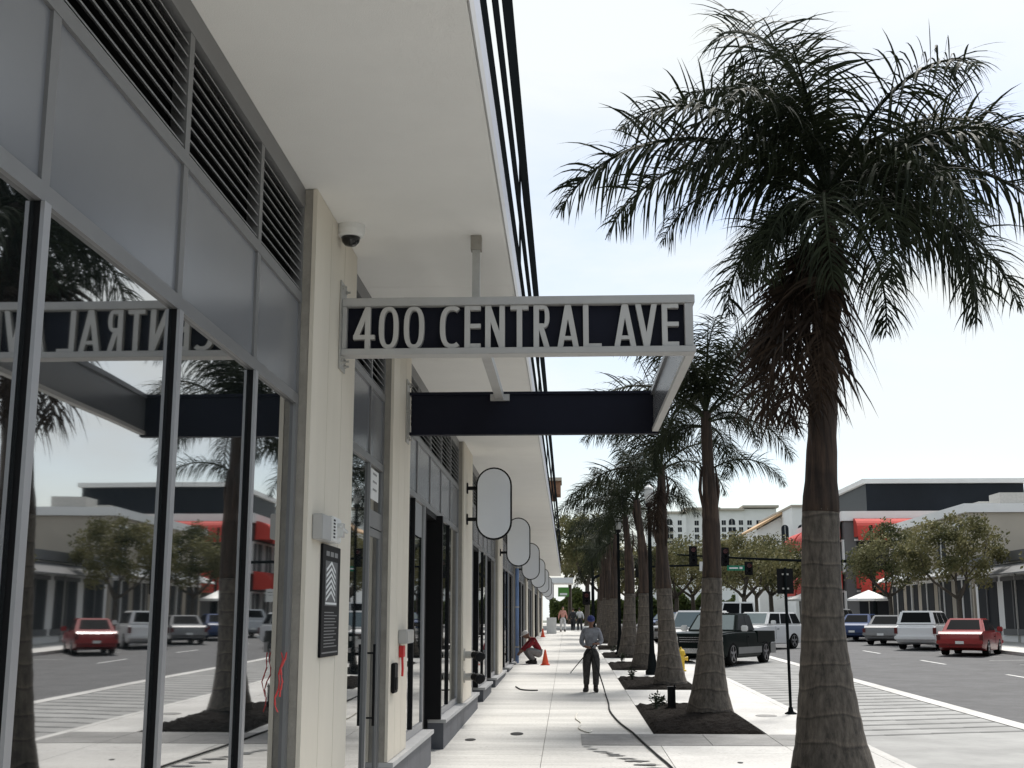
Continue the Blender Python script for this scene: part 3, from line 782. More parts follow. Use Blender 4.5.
def palm(x, y, H, label, base_r=.43, seed=1, specials=(), nf=15, lean=(0,0), sc=1.0, maxv=7):
    g0 = gz(y); o = empty('palm_tree', (x, y, g0)); tag(o, label, 'palm tree', 'palm trees in mulch beds along the sidewalk')
    rnd = random.Random(seed)
    sh = H*.40; top = H*.905          # crownshaft starts, crown springs
    def ctr(z): t = z/H; return Vector((lean[0]*t*t+.05*math.sin(t*6+seed), lean[1]*t*t, z))
    prof = [(0,1.08),(.03,1.06),(.08,.98),(.16,.85),(.26,.75),(.38,.65),(.5,.57),(.62,.52),(.75,.49),(.9,.475),(1.0,.47)]
    pts = []; rad = []
    n = 44
    for i in range(n+1):
        t = i/n
        for (t0, r0), (t1, r1) in zip(prof, prof[1:]):
            if t0 <= t <= t1: r = r0+(r1-r0)*(t-t0)/(t1-t0); break
        z = t*sh - .03; ph = (z % .29)/.29
        pts.append(ctr(z)); rad.append(base_r*r*(1+(.016 if ph < .2 else 0)+rnd.uniform(-.012,.012)))
    b = MB(); b.tube(pts, rad, 20); build('trunk', b, M['trunk'], o, smooth=True)
    b = MB(); pts = []; rad = []
    for i in range(23):
        t = i/22; z = sh-.06+(top-sh+.06)*t; r = base_r*(.475-.06*min(1,t*5)+.03*math.sin(t*9+seed))*(1-.45*max(0,t-.2)/.8)
        pts.append(ctr(z)); rad.append(r*(1+.03*math.sin(i*2.1)))
    b.tube(pts, rad, 16)
    for k in range(5):                       # old sheath edges standing off the shaft
        a = rnd.uniform(0,6.28); z0 = sh+(top-sh)*rnd.uniform(.25,.75); c = ctr(z0)
        pp = [c+Vector((math.cos(a)*rr, math.sin(a)*rr, dz)) for rr, dz in ((base_r*.34,0),(base_r*.46,.35),(base_r*.34,.8))]
        b.tube(pp, [.02,.035,.015], 6)
    build('crownshaft', b, M['shaft'], o, smooth=True)
    c = ctr(top)
    items = []
    if nf:
        for i in range(nf):
            v = min(maxv, int(i*(maxv+1)/nf)); a = i*2.39996+seed*1.3
            items.append((v, a, rnd.uniform(.9,1.08), rnd.uniform(-.08,.08)))
    items = [q+(0,) for q in items]
    for sp_ in specials: items.append((sp_[0], R(sp_[1]), sp_[2], sp_[3], sp_[4] if len(sp_) > 4 else 0))
    for v, a, s_, tl, dz in items:
        me = FM[v][rnd.randint(0,1)] if v >= 0 else FD[rnd.randint(0,1)]
        f = bpy.data.objects.new('frond', me); COL.objects.link(f); f.parent = o
        f.location = c+Vector((0,0,dz+(-.35+.4*(1-min(max(v,0),7)/8) if v >= 0 else -.45))); f.rotation_euler = (rnd.uniform(-.12,.12), tl, a); f.scale = (s_*sc,)*3
    # spear leaf
    b = MB(); b.tube([c, c+Vector((.05,.0,.9)), c+Vector((.1,0,1.8))], [.04,.025,.005], 6); build('spear_leaf', b, M['frond'], o)
    return o
palm(3.0, 14.75, 7.75, 'nearest royal palm at the right, huge drooping crown high above the sign', .46, 3, nf=0, lean=(.28,0),
     specials=[(3,178,1.16,0),(3,167,1.0,0),(2,190,.95,0),(4,176,.72,0),(3,215,.72,0),(2,225,.8,0),
               (8,196,.62,0),(8,215,.72,0),(8,235,.85,0),(8,255,1.0,0),(8,172,.6,0),(-1,185,.85,0),(-1,205,1.0,0),(-1,225,1.25,0),(-1,243,1.3,0),(-1,262,1.25,0),(-1,165,.85,0),
               (0,120,1.30,0,.25),(1,160,.75,0,.45),(0,190,.7,0,.1),(1,95,1.0,0),(1,250,.8,0),(2,60,1.0,0),(2,15,1.0,0),(3,-15,1.0,0),(3,40,1.0,0),(4,-45,1.0,0),(4,0,1.0,0),(5,20,1.0,0),(5,-70,1.0,0),(2,-60,.9,0),
               (8,285,1.0,0),(8,320,1.0,0),(8,0,1.0,0),(8,50,.9,0),(8,100,.9,0),(8,145,.8,0)])
palm(2.62, 23.3, 6.15, 'royal palm in the mulch bed with the short black post, straight swollen trunk', .40, 5, sc=.80,
     specials=[(4,-8,.62,0,-1.0),(5,10,.8,0),(8,60,.8,0),(8,200,.8,0),(8,150,.8,0),(5,300,.8,0)], nf=13, lean=(.10,0), maxv=4)
palm(2.42, 30.9, 5.95, 'royal palm standing just left of the yellow hydrant', .40, 8, nf=11, sc=.78, lean=(-.1,0), specials=[(8,200,.8,0),(8,60,.8,0),(-1,120,.8,0),(-1,250,.8,0)], maxv=5)
palm(2.38, 38.9, 5.7, 'royal palm rising directly beside the street lamp, third from the sign', .40, 11, nf=9, sc=.74, specials=[(3,185,1.05,0),(8,200,.8,0),(8,20,.8,0)], lean=(-.2,0), maxv=5)
palm(2.3, 46.5, 5.8, 'royal palm with thick pale trunk, fourth along the row from the sign', .44, 17, nf=9, sc=.76, lean=(-.15,0), specials=[(3,182,1.2,0),(8,160,.8,0)], maxv=5)
palm(2.1, 55.5, 5.5, 'royal palm fifth along the row, just right of the standing worker', .42, 21, nf=9, sc=.75)
palm(2.1, 63.0, 5.4, 'royal palm sixth along the row, partly hidden behind the fifth trunk', .40, 26, nf=9, sc=.75)
palm(2.1, 70.8, 5.6, 'royal palm seventh along the row, trunk behind the worker', .40, 31, nf=9, sc=.75)
palm(2.1, 78.4, 5.2, 'farthest royal palm of the row, next to the street crossing', .40, 36, nf=9, sc=.75)

# small bedding plants
def bed_plant(x, y, h, label, seed):
    rnd = random.Random(seed); b = MB(); g0 = gz(y)+.02
    for i in range(9):
        a = rnd.uniform(0,6.28); r = rnd.uniform(.03,.16)*h*3; tip = Vector((x+math.cos(a)*r, y+math.sin(a)*r, g0+h*rnd.uniform(.5,1)))
        b.tube([(x,y,g0-.03), tuple(tip)], [.008,.004], 4)
        for k in range(7):
            p = Vector((x,y,g0)).lerp(tip, rnd.uniform(.4,1)); d = Vector((rnd.uniform(-1,1),rnd.uniform(-1,1),rnd.uniform(-.3,.8))).normalized()
            s_ = d.cross(Vector((rnd.random(),rnd.random(),1))).normalized()*.022; l = d*.09
            b.add([p-s_*.3, p+l*.5-s_, p+l, p+l*.5+s_], [(0,1,2,3)])
    o = build('bedding_plant', b, M['leafplant'], loc=(x,y,gz(y))); tag(o, label, 'plant', 'small plants in the mulch beds')
bed_plant(1.62, 23.7, .34, 'small leafy plant in the nearest mulch bed left of the black post', 1)
bed_plant(1.78, 24.3, .22, 'low sprig in the nearest mulch bed just behind the leafy plant', 2)
bed_plant(1.62, 32.4, .34, 'small leafy plant in the second mulch bed by the walkway edge', 3)
bed_plant(1.75, 41.2, .36, 'small dark plant in the third mulch bed by the walkway edge', 4)
bed_plant(1.7, 48.7, .36, 'small dark plant in the fourth mulch bed behind the standing worker', 5)
b = MB(); b.box(1.86, 2.0, 23.83, 23.97, gz(23.9)-.02, gz(23.9)+.40); b.box(1.85,2.01,23.82,23.98,gz(23.9)+.40,gz(23.9)+.43)
b.box(1.965,1.995,23.8,23.82,gz(23.9)+.1,gz(23.9)+.47)
o = build('utility_post', b, M['black'], loc=(1.93,23.9,gz(23.9))); tag(o, 'short square black utility post in the nearest mulch bed', 'post')

# ------------------------------------------------------------------ sidewalk details
def ground_path(pts, z=.02): return [(x, y, gz(y)+z) for x, y in pts]
def smooth_path(pts, n=8):
    P = [Vector(p) for p in pts]; out = []
    for i in range(len(P)-1):
        p0 = P[max(i-1,0)]; p1 = P[i]; p2 = P[i+1]; p3 = P[min(i+2,len(P)-1)]
        for k in range(n):
            t = k/n; out.append(.5*((2*p1)+(-p0+p2)*t+(2*p0-5*p1+4*p2-p3)*t*t+(-p0+3*p1-3*p2+p3)*t**3))
    out.append(P[-1]); return out
def disc(name, x, y, rx, ry, z, m, label, cat):
    b = MB(); n = 20; vs = [(x+rx*math.cos(6.2832*i/n), y+ry*math.sin(6.2832*i/n)) for i in range(n)]
    b.v = [(p[0],p[1],gz(p[1])+z) for p in vs]+[(p[0],p[1],gz(p[1])-.02) for p in vs]
    b.f = [tuple(range(n))]+[(i, i+n, (i+1)%n+n, (i+1)%n) for i in range(n)]
    o = build(name, b, m, loc=(x,y,gz(y))); tag(o, label, cat); return o
disc('drain_cap', -.8, 19.54, .10, .22, .006, M['black'], 'small round dark drain cap in the middle of the walkway', 'drain cap')
disc('drain_cap', -1.45, 18.7, .08, .16, .006, M['black'], 'small dark drain cap close to the shopfront plinth', 'drain cap')
disc('access_cover', 3.5, 22.72, .19, .22, .008, M['band'], 'dark round access cover in the pale strip near the kerb sign', 'access cover')
disc('access_cover', 2.15, 16.2, .035, .06, .008, M['black'], 'tiny dark cleanout cover in the pale strip nearest the viewer', 'access cover')
# wet stains
rnd = random.Random(4); b = MB()
for (x, y, r) in [(.32,17.6,.10),(.42,17.3,.12),(.58,17.0,.11),(.62,16.85,.15),(.74,16.55,.14),(.86,16.3,.16),(.98,15.95,.18),(1.05,15.6,.16),(.5,17.15,.09),(.25,17.85,.08)]:
    n = 14; k0 = len(b.v)
    b.v += [(x+r*.5*(1+rnd.uniform(-.35,.35))*1.7*math.cos(6.2832*i/n), y+r*.5*(1+rnd.uniform(-.35,.35))*math.sin(6.2832*i/n), gz(y)+.006+.0006*len(b.f)) for i in range(n)]
    b.f.append(tuple(range(k0, k0+n)))
struct('water_stain', b, M['wet'])

# hose
mx, my = .52, 28.5; mg = gz(my)
hand = Vector((mx-.02, my-.30, mg+1.02))
pts = smooth_path([hand, (mx+.10,my-.36,mg+.62), (mx+.24,my-.40,mg+.18), (.80,27.3,gz(27.3)+.02), (.79,25.2,gz(25.2)+.02), (.76,23.4,gz(23.4)+.02), (.84,21.3,gz(21.3)+.02), (.98,19.6,gz(19.6)+.02), (1.05,18.4,gz(18.4)+.022), (1.15,16.9,gz(16.9)+.02), (1.25,15.4,gz(15.4)+.02), (1.3,13,gz(13)+.02), (.9,9,gz(9)+.02)], 10)
b = MB(); b.tube(pts, .014, 8)
o = build('water_hose', b, M['hose'], smooth=True, loc=tuple((1.0,20,gz(20)))); tag(o, 'long black water hose trailing over the walkway from the standing worker', 'hose')
b = MB(); b.tube(smooth_path(ground_path([(-1.25,30.0),(-1.1,29.1),(-.9,28.8),(-.7,28.8)], .016), 6), .016, 6)
o = build('hose_piece', b, M['hose'], smooth=True, loc=(-1,29,gz(29))); tag(o, 'short curved piece of dark hose lying on the walkway near the shopfront', 'hose')
b = MB(); b.tube(smooth_path(ground_path([(0.15,23.0),(.12,22.0),(.2,21.2),(.16,20.3),(.3,19.7),(.36,20.0)], .012), 6), .010, 6)
o = build('cord', b, M['rope'], smooth=True, loc=(.2,21,gz(21))); tag(o, 'pale cord lying on the walkway beside the grey paver band', 'cord')
# wand
tip = Vector((.07, my-.25, mg+.46))
w = empty('spray_wand', tuple(hand)); tag(w, 'thin black spray wand held low by the standing worker', 'spray wand')
b = MB(); a_ = hand+Vector((.12,.03,.08)); b.tube([a_-hand, tip-hand], [.014,.009], 8); build('lance', b, M['black'], w)
b = MB(); d = (tip-hand).normalized(); b.tube([tip-hand, tip-hand+d*.06], [.02,.014], 8); build('nozzle', b, M['white'], w)
b = MB(); b.tube([a_-hand, a_-hand+Vector((.02,.0,-.09))], .018, 8); build('grip', b, M['black'], w)

# ------------------------------------------------------------------ people
def skin_obj(name, verts, edges, radii, rootv, m, parent, sub=2):
    me = bpy.data.meshes.new(name); me.from_pydata([tuple(v) for v in verts], edges, []); me.update()
    o = bpy.data.objects.new(name, me); COL.objects.link(o)
    sk = o.modifiers.new('skin', 'SKIN'); sk.use_smooth_shade = True
    if not me.skin_vertices: 
        bpy.context.view_layer.objects.active = o
        bpy.ops.mesh.customdata_skin_add()
    for i, r in enumerate(radii):
        rr = r if hasattr(r, '__len__') else (r, r)
        me.skin_vertices[0].data[i].radius = rr
        me.skin_vertices[0].data[i].use_root = (i == rootv)
    ss = o.modifiers.new('sub', 'SUBSURF'); ss.levels = sub; ss.render_levels = sub
    dg = bpy.context.evaluated_depsgraph_get(); dg.update()
    nm = bpy.data.meshes.new_from_object(o.evaluated_get(dg)); nm.name = name
    bpy.data.objects.remove(o); bpy.data.meshes.remove(me)
    for p in nm.polygons: p.use_smooth = True
    nm.materials.clear(); nm.materials.append(m)
    no = bpy.data.objects.new(name, nm); COL.objects.link(no); no.parent = parent
    return no
def head_mb(c, tilt=0, yawv=0, s=1.0):
    """egg head with brow, nose, chin and ears, facing -Y"""
    b = MB(); nu, nv = 20, 16
    from mathutils import Euler
    m = Euler((tilt, 0, yawv)).to_matrix()
    for i in range(nv+1):
        ph = math.pi*i/nv
        for k in range(nu):
            a = 2*math.pi*k/nu; x = math.sin(ph)*math.cos(a)*.076; y = math.sin(ph)*math.sin(a)*.095; z = math.cos(ph)*.118
            if z < 0: x *= 1-.28*(-z/.118); y *= 1-.12*(-z/.118)
            if y < -.04:
                if abs(x) < .02 and -.045 < z < .01: y -= .022*(1-abs(x)/.02)
                if abs(abs(x)-.032) < .016 and 0 < z < .03: y += .008
                if abs(x) < .03 and -.075 < z < -.05: y -= .006
            b.v.append(tuple(m@(Vector((x,y,z))*s)+Vector(c)))
    for i in range(nv):
        for k in range(nu):
            q = i*nu+k; r_ = i*nu+(k+1)%nu; b.f.append((q, q+nu, r_+nu, r_))
    for sx in (-1, 1):
        k0 = len(b.v); e = MB(); e.lathe([(.004,-.03),(.014,-.015),(.017,.01),(.006,.03)], 6)
        b.add([m@(Vector((v[0]*.5+sx*.079, v[1]+.01, v[2]))*s)+Vector(c) for v in e.v], e.f)
    return b
def person(loc, rz, J, m, label, shirt, trouser, cap=None, hair=True, skin='skin', sleeves='long', headt=(0,0), fine=True, s=1.0, boots='boot'):
    o = empty('person', loc, rz); tag(o, label, 'person')
    J = {k: Vector(v) for k, v in J.items()}
    names = []; V = []; Rr = []
    def av(n, p, r): names.append(n); V.append(Vector(p)); Rr.append(r); return len(V)-1
    E = []
    pel = av('pel', J['pelvis'], (.07,.055)); wa = av('w', J['waist'], (.06,.05)); ch = av('c', J['chest'], (.09,.07)); ne = av('n', J['neck'], .048); he = av('h', J['headbase'], .05)
    E += [(pel,wa),(wa,ch),(ch,ne),(ne,he)]
    for sd in 'LR':
        sh = av('s', J['sh'+sd], .045); el = av('e', J['el'+sd], .036); wr = av('wr', J['wr'+sd], .027); E += [(ch,sh),(sh,el),(el,wr)]
        hd = (J['ha'+sd]-J['wr'+sd]).normalized()
        pa = av('p', J['wr'+sd]+hd*.055, (.036,.016)); E.append((wr,pa))
        if fine:
            sid = hd.cross(Vector((0,0,1))); sid = sid.normalized() if sid.length > .1 else Vector((1,0,0)); dn = Vector((0,0,-1))
            for q, off in enumerate((-.03,-.01,.01,.03)):
                ln = (.036,.042,.040,.032)[q]
                a = av('f', J['wr'+sd]+hd*.10+sid*off, .0095); b_ = av('f', J['wr'+sd]+hd*(.10+ln*.7)+sid*off+dn*.018, .0085); c_ = av('f', J['wr'+sd]+hd*(.095+ln*.5)+sid*off+dn*.045, .0075)
                E += [(pa,a),(a,b_),(b_,c_)]
            tside = -1 if sd == 'L' else 1
            a = av('t', J['wr'+sd]+hd*.04+sid*.04*tside+dn*.01, .011); b_ = av('t', J['wr'+sd]+hd*.075+sid*.045*tside+dn*.03, .009); E += [(pa,a),(a,b_)]
        hp = av('hp', J['hip'+sd], .06); kn = av('k', J['kn'+sd], .056); an = av('a', J['an'+sd], .04); to = av('t', J['to'+sd], (.04,.03)); E += [(pel,hp),(hp,kn),(kn,an),(an,to)]
    body = skin_obj('body', V, E, Rr, pel, M[skin], o, 1)
    hb = head_mb(J['head'], headt[0], headt[1]); 
    # merge the head into the body mesh
    bm = bmesh.new(); bm.from_mesh(body.data); hm = bpy.data.meshes.new('h'); hm.from_pydata(hb.v, [], hb.f); bm.from_mesh(hm); bm.to_mesh(body.data); bm.free(); bpy.data.meshes.remove(hm)
    for p in body.data.polygons: p.use_smooth = True
    # shirt
    V = []; Rr = []; E = []
    wl = av('', J['pelvis'].lerp(J['waist'],-.05), (.150,.118)); wa = av('', J['waist'], (.15,.112)); ch = av('', J['chest'], (.168,.122)); nb = av('', J['chest'].lerp(J['neck'],.85), (.070,.066)); E += [(wl,wa),(wa,ch),(ch,nb)]
    for sd in 'LR':
        sh = av('', J['sh'+sd], .075); mid = av('', J['sh'+sd].lerp(J['el'+sd], .6), .066); E += [(ch,sh),(sh,mid)]
        if sleeves == 'long':
            el = av('', J['el'+sd], .060); wr = av('', J['el'+sd].lerp(J['wr'+sd], .85), .045); E += [(mid,el),(el,wr)]
    skin_obj('shirt', V, E, Rr, wl, M[shirt], o, 1)
    V = []; Rr = []; E = []
    pl = av('', J['pelvis']+(J['waist']-J['pelvis'])*.75, (.135,.10)); p0 = av('', J['pelvis'], (.155,.12)); E += [(pl,p0)]
    for sd in 'LR':
        hp = av('', J['hip'+sd], .12); th_ = av('', J['hip'+sd].lerp(J['kn'+sd],.5), .115); kn = av('', J['kn'+sd], .095); cf = av('', J['kn'+sd].lerp(J['an'+sd],.5), .078); an = av('', J['kn'+sd].lerp(J['an'+sd],.93), .072)
        E += [(p0,hp),(hp,th_),(th_,kn),(kn,cf),(cf,an)]
    skin_obj('trousers', V, E, Rr, p0, M[trouser], o, 1)
    for sd in 'LR':
        a, t = J['an'+sd], J['to'+sd]; b = MB(); 
        d = Vector((t.x-a.x, t.y-a.y, 0)).normalized(); hl = a-d*.06
        zf = min(a.z, t.z)
        pts = [Vector((hl.x,hl.y,t.z+.01)), Vector((a.x,a.y,t.z+.015)), a.lerp(t,.6), t+d*.05]
        b.tube(pts, [.045,.055,.05,.032], 10); b.tube([Vector((a.x,a.y,t.z+.01)), a+Vector((0,0,.08))], [.055,.052], 10)
        build('boot', b, M[boots], o, smooth=True)
    hc = J['head']; from mathutils import Euler
    mt = Euler((headt[0],0,headt[1])).to_matrix()
    if cap:
        b = MB(); c = MB(); c.lathe([(.088,.018),(.090,.045),(.082,.085),(.055,.118),(.015,.13)], 16); 
        b.add([mt@Vector((v[0]*.95, v[1]*1.12, v[2]))+hc for v in c.v], c.f)
        pk = [Vector((x_, -.085-.085*math.cos(x_/.07*1.2)*1, .028)) for x_ in (-.07,-.045,-.02,0,.02,.045,.07)]
        top = [mt@Vector((p.x, p.y, p.z))+hc for p in pk]+[mt@Vector((p.x, -.06, .04))+hc for p in pk[::-1]]
        k0 = len(b.v); n = len(top); b.v += [tuple(p) for p in top]+[tuple(p-Vector((0,0,.006))) for p in top]
        b.f.append(tuple(range(k0,k0+n))); b.f.append(tuple(range(k0+2*n-1,k0+n-1,-1))); b.f += [(k0+i,k0+i+n,k0+(i+1)%n+n,k0+(i+1)%n) for i in range(n)]
        build('cap', b, M[cap], o, smooth=False)
    else:
        b = MB(); c = MB(); c.lathe([(.088,-.02),(.09,.03),(.082,.08),(.055,.112),(.012,.126)], 14); b.add([mt@Vector((v[0]*.95, v[1]*1.08+.015, v[2]+.005))+hc for v in c.v], c.f); build('hair', b, M['hair'], o, smooth=True)
    o.scale = (s,s,s)
    return o
stand = dict(pelvis=(0,0,.93), waist=(0,.0,1.08), chest=(0,-.02,1.28), neck=(0,-.05,1.44), headbase=(0,-.085,1.50), head=(0,-.11,1.565),
             shL=(.165,-.04,1.35), shR=(-.165,-.02,1.34), elL=(.235,-.03,1.10), elR=(-.225,-.0,1.09), wrL=(.14,-.24,1.06), wrR=(-.12,-.25,.99), haL=(.05,-.30,1.08), haR=(-.05,-.31,1.00),
             hipL=(.09,0,.90), hipR=(-.09,0,.90), knL=(.10,-.06,.50), knR=(-.11,-.0,.50), anL=(.09,-.05,.10), anR=(-.12,.08,.10), toL=(.11,-.20,.035), toR=(-.16,-.07,.035))
person((mx, my, mg), 0.0, stand, M, 'standing worker in blue cap, grey shirt and dark patterned trousers washing the walkway', 'shirt_grey', 'trouser_dark', 'cap_blue', headt=(.22,0), s=1.0, sleeves='long')
squat = dict(pelvis=(0,.12,.30), waist=(0,.10,.45), chest=(0,-.05,.64), neck=(0,-.17,.75), headbase=(0,-.22,.79), head=(0,-.28,.83),
             shL=(.18,-.08,.68), shR=(-.18,-.08,.68), elL=(.22,-.25,.50), elR=(-.22,-.25,.50), wrL=(.12,-.42,.36), wrR=(-.12,-.42,.36), haL=(.09,-.48,.30), haR=(-.09,-.48,.30),
             hipL=(.1,.10,.29), hipR=(-.1,.10,.29), knL=(.2,-.30,.42), knR=(-.2,-.30,.42), anL=(.14,-.05,.09), anR=(-.14,-.05,.09), toL=(.16,-.2,.035), toR=(-.16,-.2,.035))
person((-1.08, 41.2, gz(41.2)), R(-75), squat, M, 'crouching worker in red shirt, grey trousers and pale cap beside the traffic cone', 'shirt_red', 'trouser_grey', 'cap_white', skin='skin', headt=(.45,0), s=1.12)
walk = dict(stand); walk.update(wrL=(.27,-.12,.86), wrR=(-.27,.04,.84), haL=(.27,-.16,.78), haR=(-.27,.03,.76), elL=(.26,.03,1.08), elR=(-.26,.05,1.08), knL=(.1,-.16,.52), anL=(.1,-.16,.12), toL=(.11,-.30,.06), anR=(-.1,.22,.13), toR=(-.1,.10,.04), knR=(-.1,.04,.49))
person((-.35, 84.0, gz(84)), R(10), walk, M, 'distant pedestrian in pale pink top walking by the white board', 'cl_pink', 'cl_white', None, skin='skin2', fine=False)
person((.35, 89.5, gz(89)-.13), R(170), walk, M, 'distant pedestrian in all dark clothes on the crossing', 'cl_dark', 'cl_dark', None, skin='skin2', fine=False)
person((.85, 91.0, gz(91)-.13), R(190), walk, M, 'distant pedestrian with white top and dark trousers on the crossing', 'cl_white', 'cl_dark', None, skin='skin2', fine=False)

# ------------------------------------------------------------------ cones, hydrant, boards
def cone(x, y, label):
    o = empty('traffic_cone', (x, y, gz(y))); tag(o, label, 'traffic cone', 'orange traffic cones')
    b = MB(); b.lathe([(.12,.02),(.11,.05),(.025,.47),(.012,.49)], 16); build('cone_body', b, M['cone'], o, smooth=False)
    b = MB(); b.box(-.15,.15,-.15,.15,0,.03); build('foot', b, M['cone'], o, bevel=.01)
cone(-.74, 40.4, 'orange traffic cone beside the crouching worker in red')
cone(-1.45, 72.0, 'small far orange traffic cone against the shopfront')
o = empty('fire_hydrant', (3.29, 37.0, gz(37))); tag(o, 'yellow fire hydrant on the pale strip in front of the dark pickup', 'fire hydrant')
b = MB(); b.lathe([(.15,0),(.15,.04),(.105,.05),(.10,.45),(.135,.46),(.135,.50)], 16); build('barrel', b, M['hydrant'], o)
b = MB(); b.lathe([(.125,.501),(.11,.58),(.06,.635),(.03,.64),(.03,.69)], 16); build('bonnet', b, M['hydrant'], o, smooth=False)
for sx, ax, r in ((1,'x',.05),(-1,'x',.05),(-1,'y',.075)):
    b = MB(); b.lathe([(r,.09*sx),(r,.16*sx),(r*1.25,.162*sx),(r*1.25,.20*sx)], 12, (0,0,.36), ax); build('outlet', b, M['hydrant'], o)
o = empty('a_frame_board', (-1.05, 80, gz(80))); tag(o, 'white folding pavement board at the far end of the shopfront', 'pavement board')
for s in (-1, 1):
    b = MB(); b.obox((0, s*.18, .5), (.62,.03,1.02), (s*.17,0,0)); build('board_panel', b, M['white'], o)
# pole sign by the kerb (seen from behind)
o = empty('street_sign', (4.0, 23.1, gz(23.1))); tag(o, 'dark back of a rectangular sign on a thin post near the kerb', 'street sign')
b = MB(); b.tube([(0,0,0),(0,0,2.62)], .028, 10); build('post', b, M['slat'], o, smooth=True)
b = MB(); b.lathe([(.11,0),(.11,.015),(.05,.05),(.04,.12)], 14); build('base', b, M['slat'], o)
b = MB(); b.box(-.15,.15,.03,.036,2.14,2.60); build('plate', b, M['black'], o)
b = MB(); b.box(-.06,.06,-.005,.03,2.22,2.25); b.box(-.06,.06,-.005,.03,2.48,2.51); build('bracket', b, M['galv'], o)

def lamp(x, y, H, label):
    o = empty('street_lamp', (x, y, gz(y))); tag(o, label, 'street lamp', 'street lamps between the palms')
    b = MB(); b.lathe([(.19,0),(.19,.10),(.13,.16),(.10,.5),(.075,.6),(.06,1.0),(.05,H-.62),(.07,H-.6)], 14); build('post', b, M['slat'], o, smooth=False)
    b = MB(); b.lathe([(.07,H-.6),(.11,H-.56),(.12,H-.50),(.07,H-.48)], 16); build('fitter', b, M['black'], o)
    b = MB(); b.lathe([(.075,H-.48),(.11,H-.40),(.13,H-.28),(.12,H-.14),(.10,H-.08)], 16); build('globe', b, M['lampglass'], o, smooth=True)
    b = MB(); b.lathe([(.145,H-.08),(.11,H-.03),(.04,H+.02),(.012,H+.07)], 16); build('lamp_cap', b, M['white'], o)
lamp(2.33, 35.2, 5.25, 'dark street lamp post with clear globe, right of the third palm')
lamp(1.95, 47.6, 5.2, 'dark street lamp post farther off, left of the thick pale palm')

# ------------------------------------------------------------------ vehicles
def arch(cx, r, z0, n=9):
    """points of a wheel arch from front to back (x decreasing)"""
    return [(cx+r*math.cos(math.pi*i/n), z0+r*math.sin(math.pi*i/n)) for i in range(n+1)]
def wheel(o, x, y, r, w=.24, rimr=.62):
    s = 1 if y > 0 else -1
    b = MB(); b.lathe([(r*.7,-w/2),(r*.95,-w/2),(r,-w/2+.03),(r,w/2-.03),(r*.95,w/2),(r*.7,w/2)], 28, (x,y,r), 'y'); t = build('wheel', b, M['tyre'], o, smooth=False)
    b = MB(); b.lathe([(r*.70,0),(r*rimr,s*.03)] if False else [(r*.7,-.02),(r*.7,.02)], 24, (x,y+s*(w/2-.05),r), 'y'); build('rim_disc', b, M['slat'], t)
    b = MB()
    for k in range(5):
        a = k*2*math.pi/5
        b.obox((x+math.sin(a)*r*.36, y+s*(w/2-.015), r+math.cos(a)*r*.36), (.075, .035, r*.62), (0, a, 0))
    b.lathe([(r*.14,-.02),(r*.14,.025)], 12, (x,y+s*(w/2-.005),r), 'y')
    b.lathe([(r*.66,-.015),(r*.71,-.015),(r*.71,.02),(r*.66,.02)], 24, (x,y+s*(w/2-.01),r), 'y', cap=False)
    build('rim', b, M['rim'], t)
def cabin_faces(xs, hb, ht, zb, zt):
    """xs=(front base, front top, rear top, rear base)"""
    fb, ft, rt, rb = xs
    P = lambda x, y, z: Vector((x, y, z))
    return dict(front=[P(fb,hb,zb)*1, P(fb,-hb,zb), P(ft,-ht,zt), P(ft,ht,zt)][::1],
                rear=[P(rb,-hb,zb), P(rb,hb,zb), P(rt,ht,zt), P(rt,-ht,zt)],
                left=[P(rb,hb,zb), P(fb,hb,zb), P(ft,ht,zt), P(rt,ht,zt)],
                right=[P(fb,-hb,zb), P(rb,-hb,zb), P(rt,-ht,zt), P(ft,-ht,zt)])
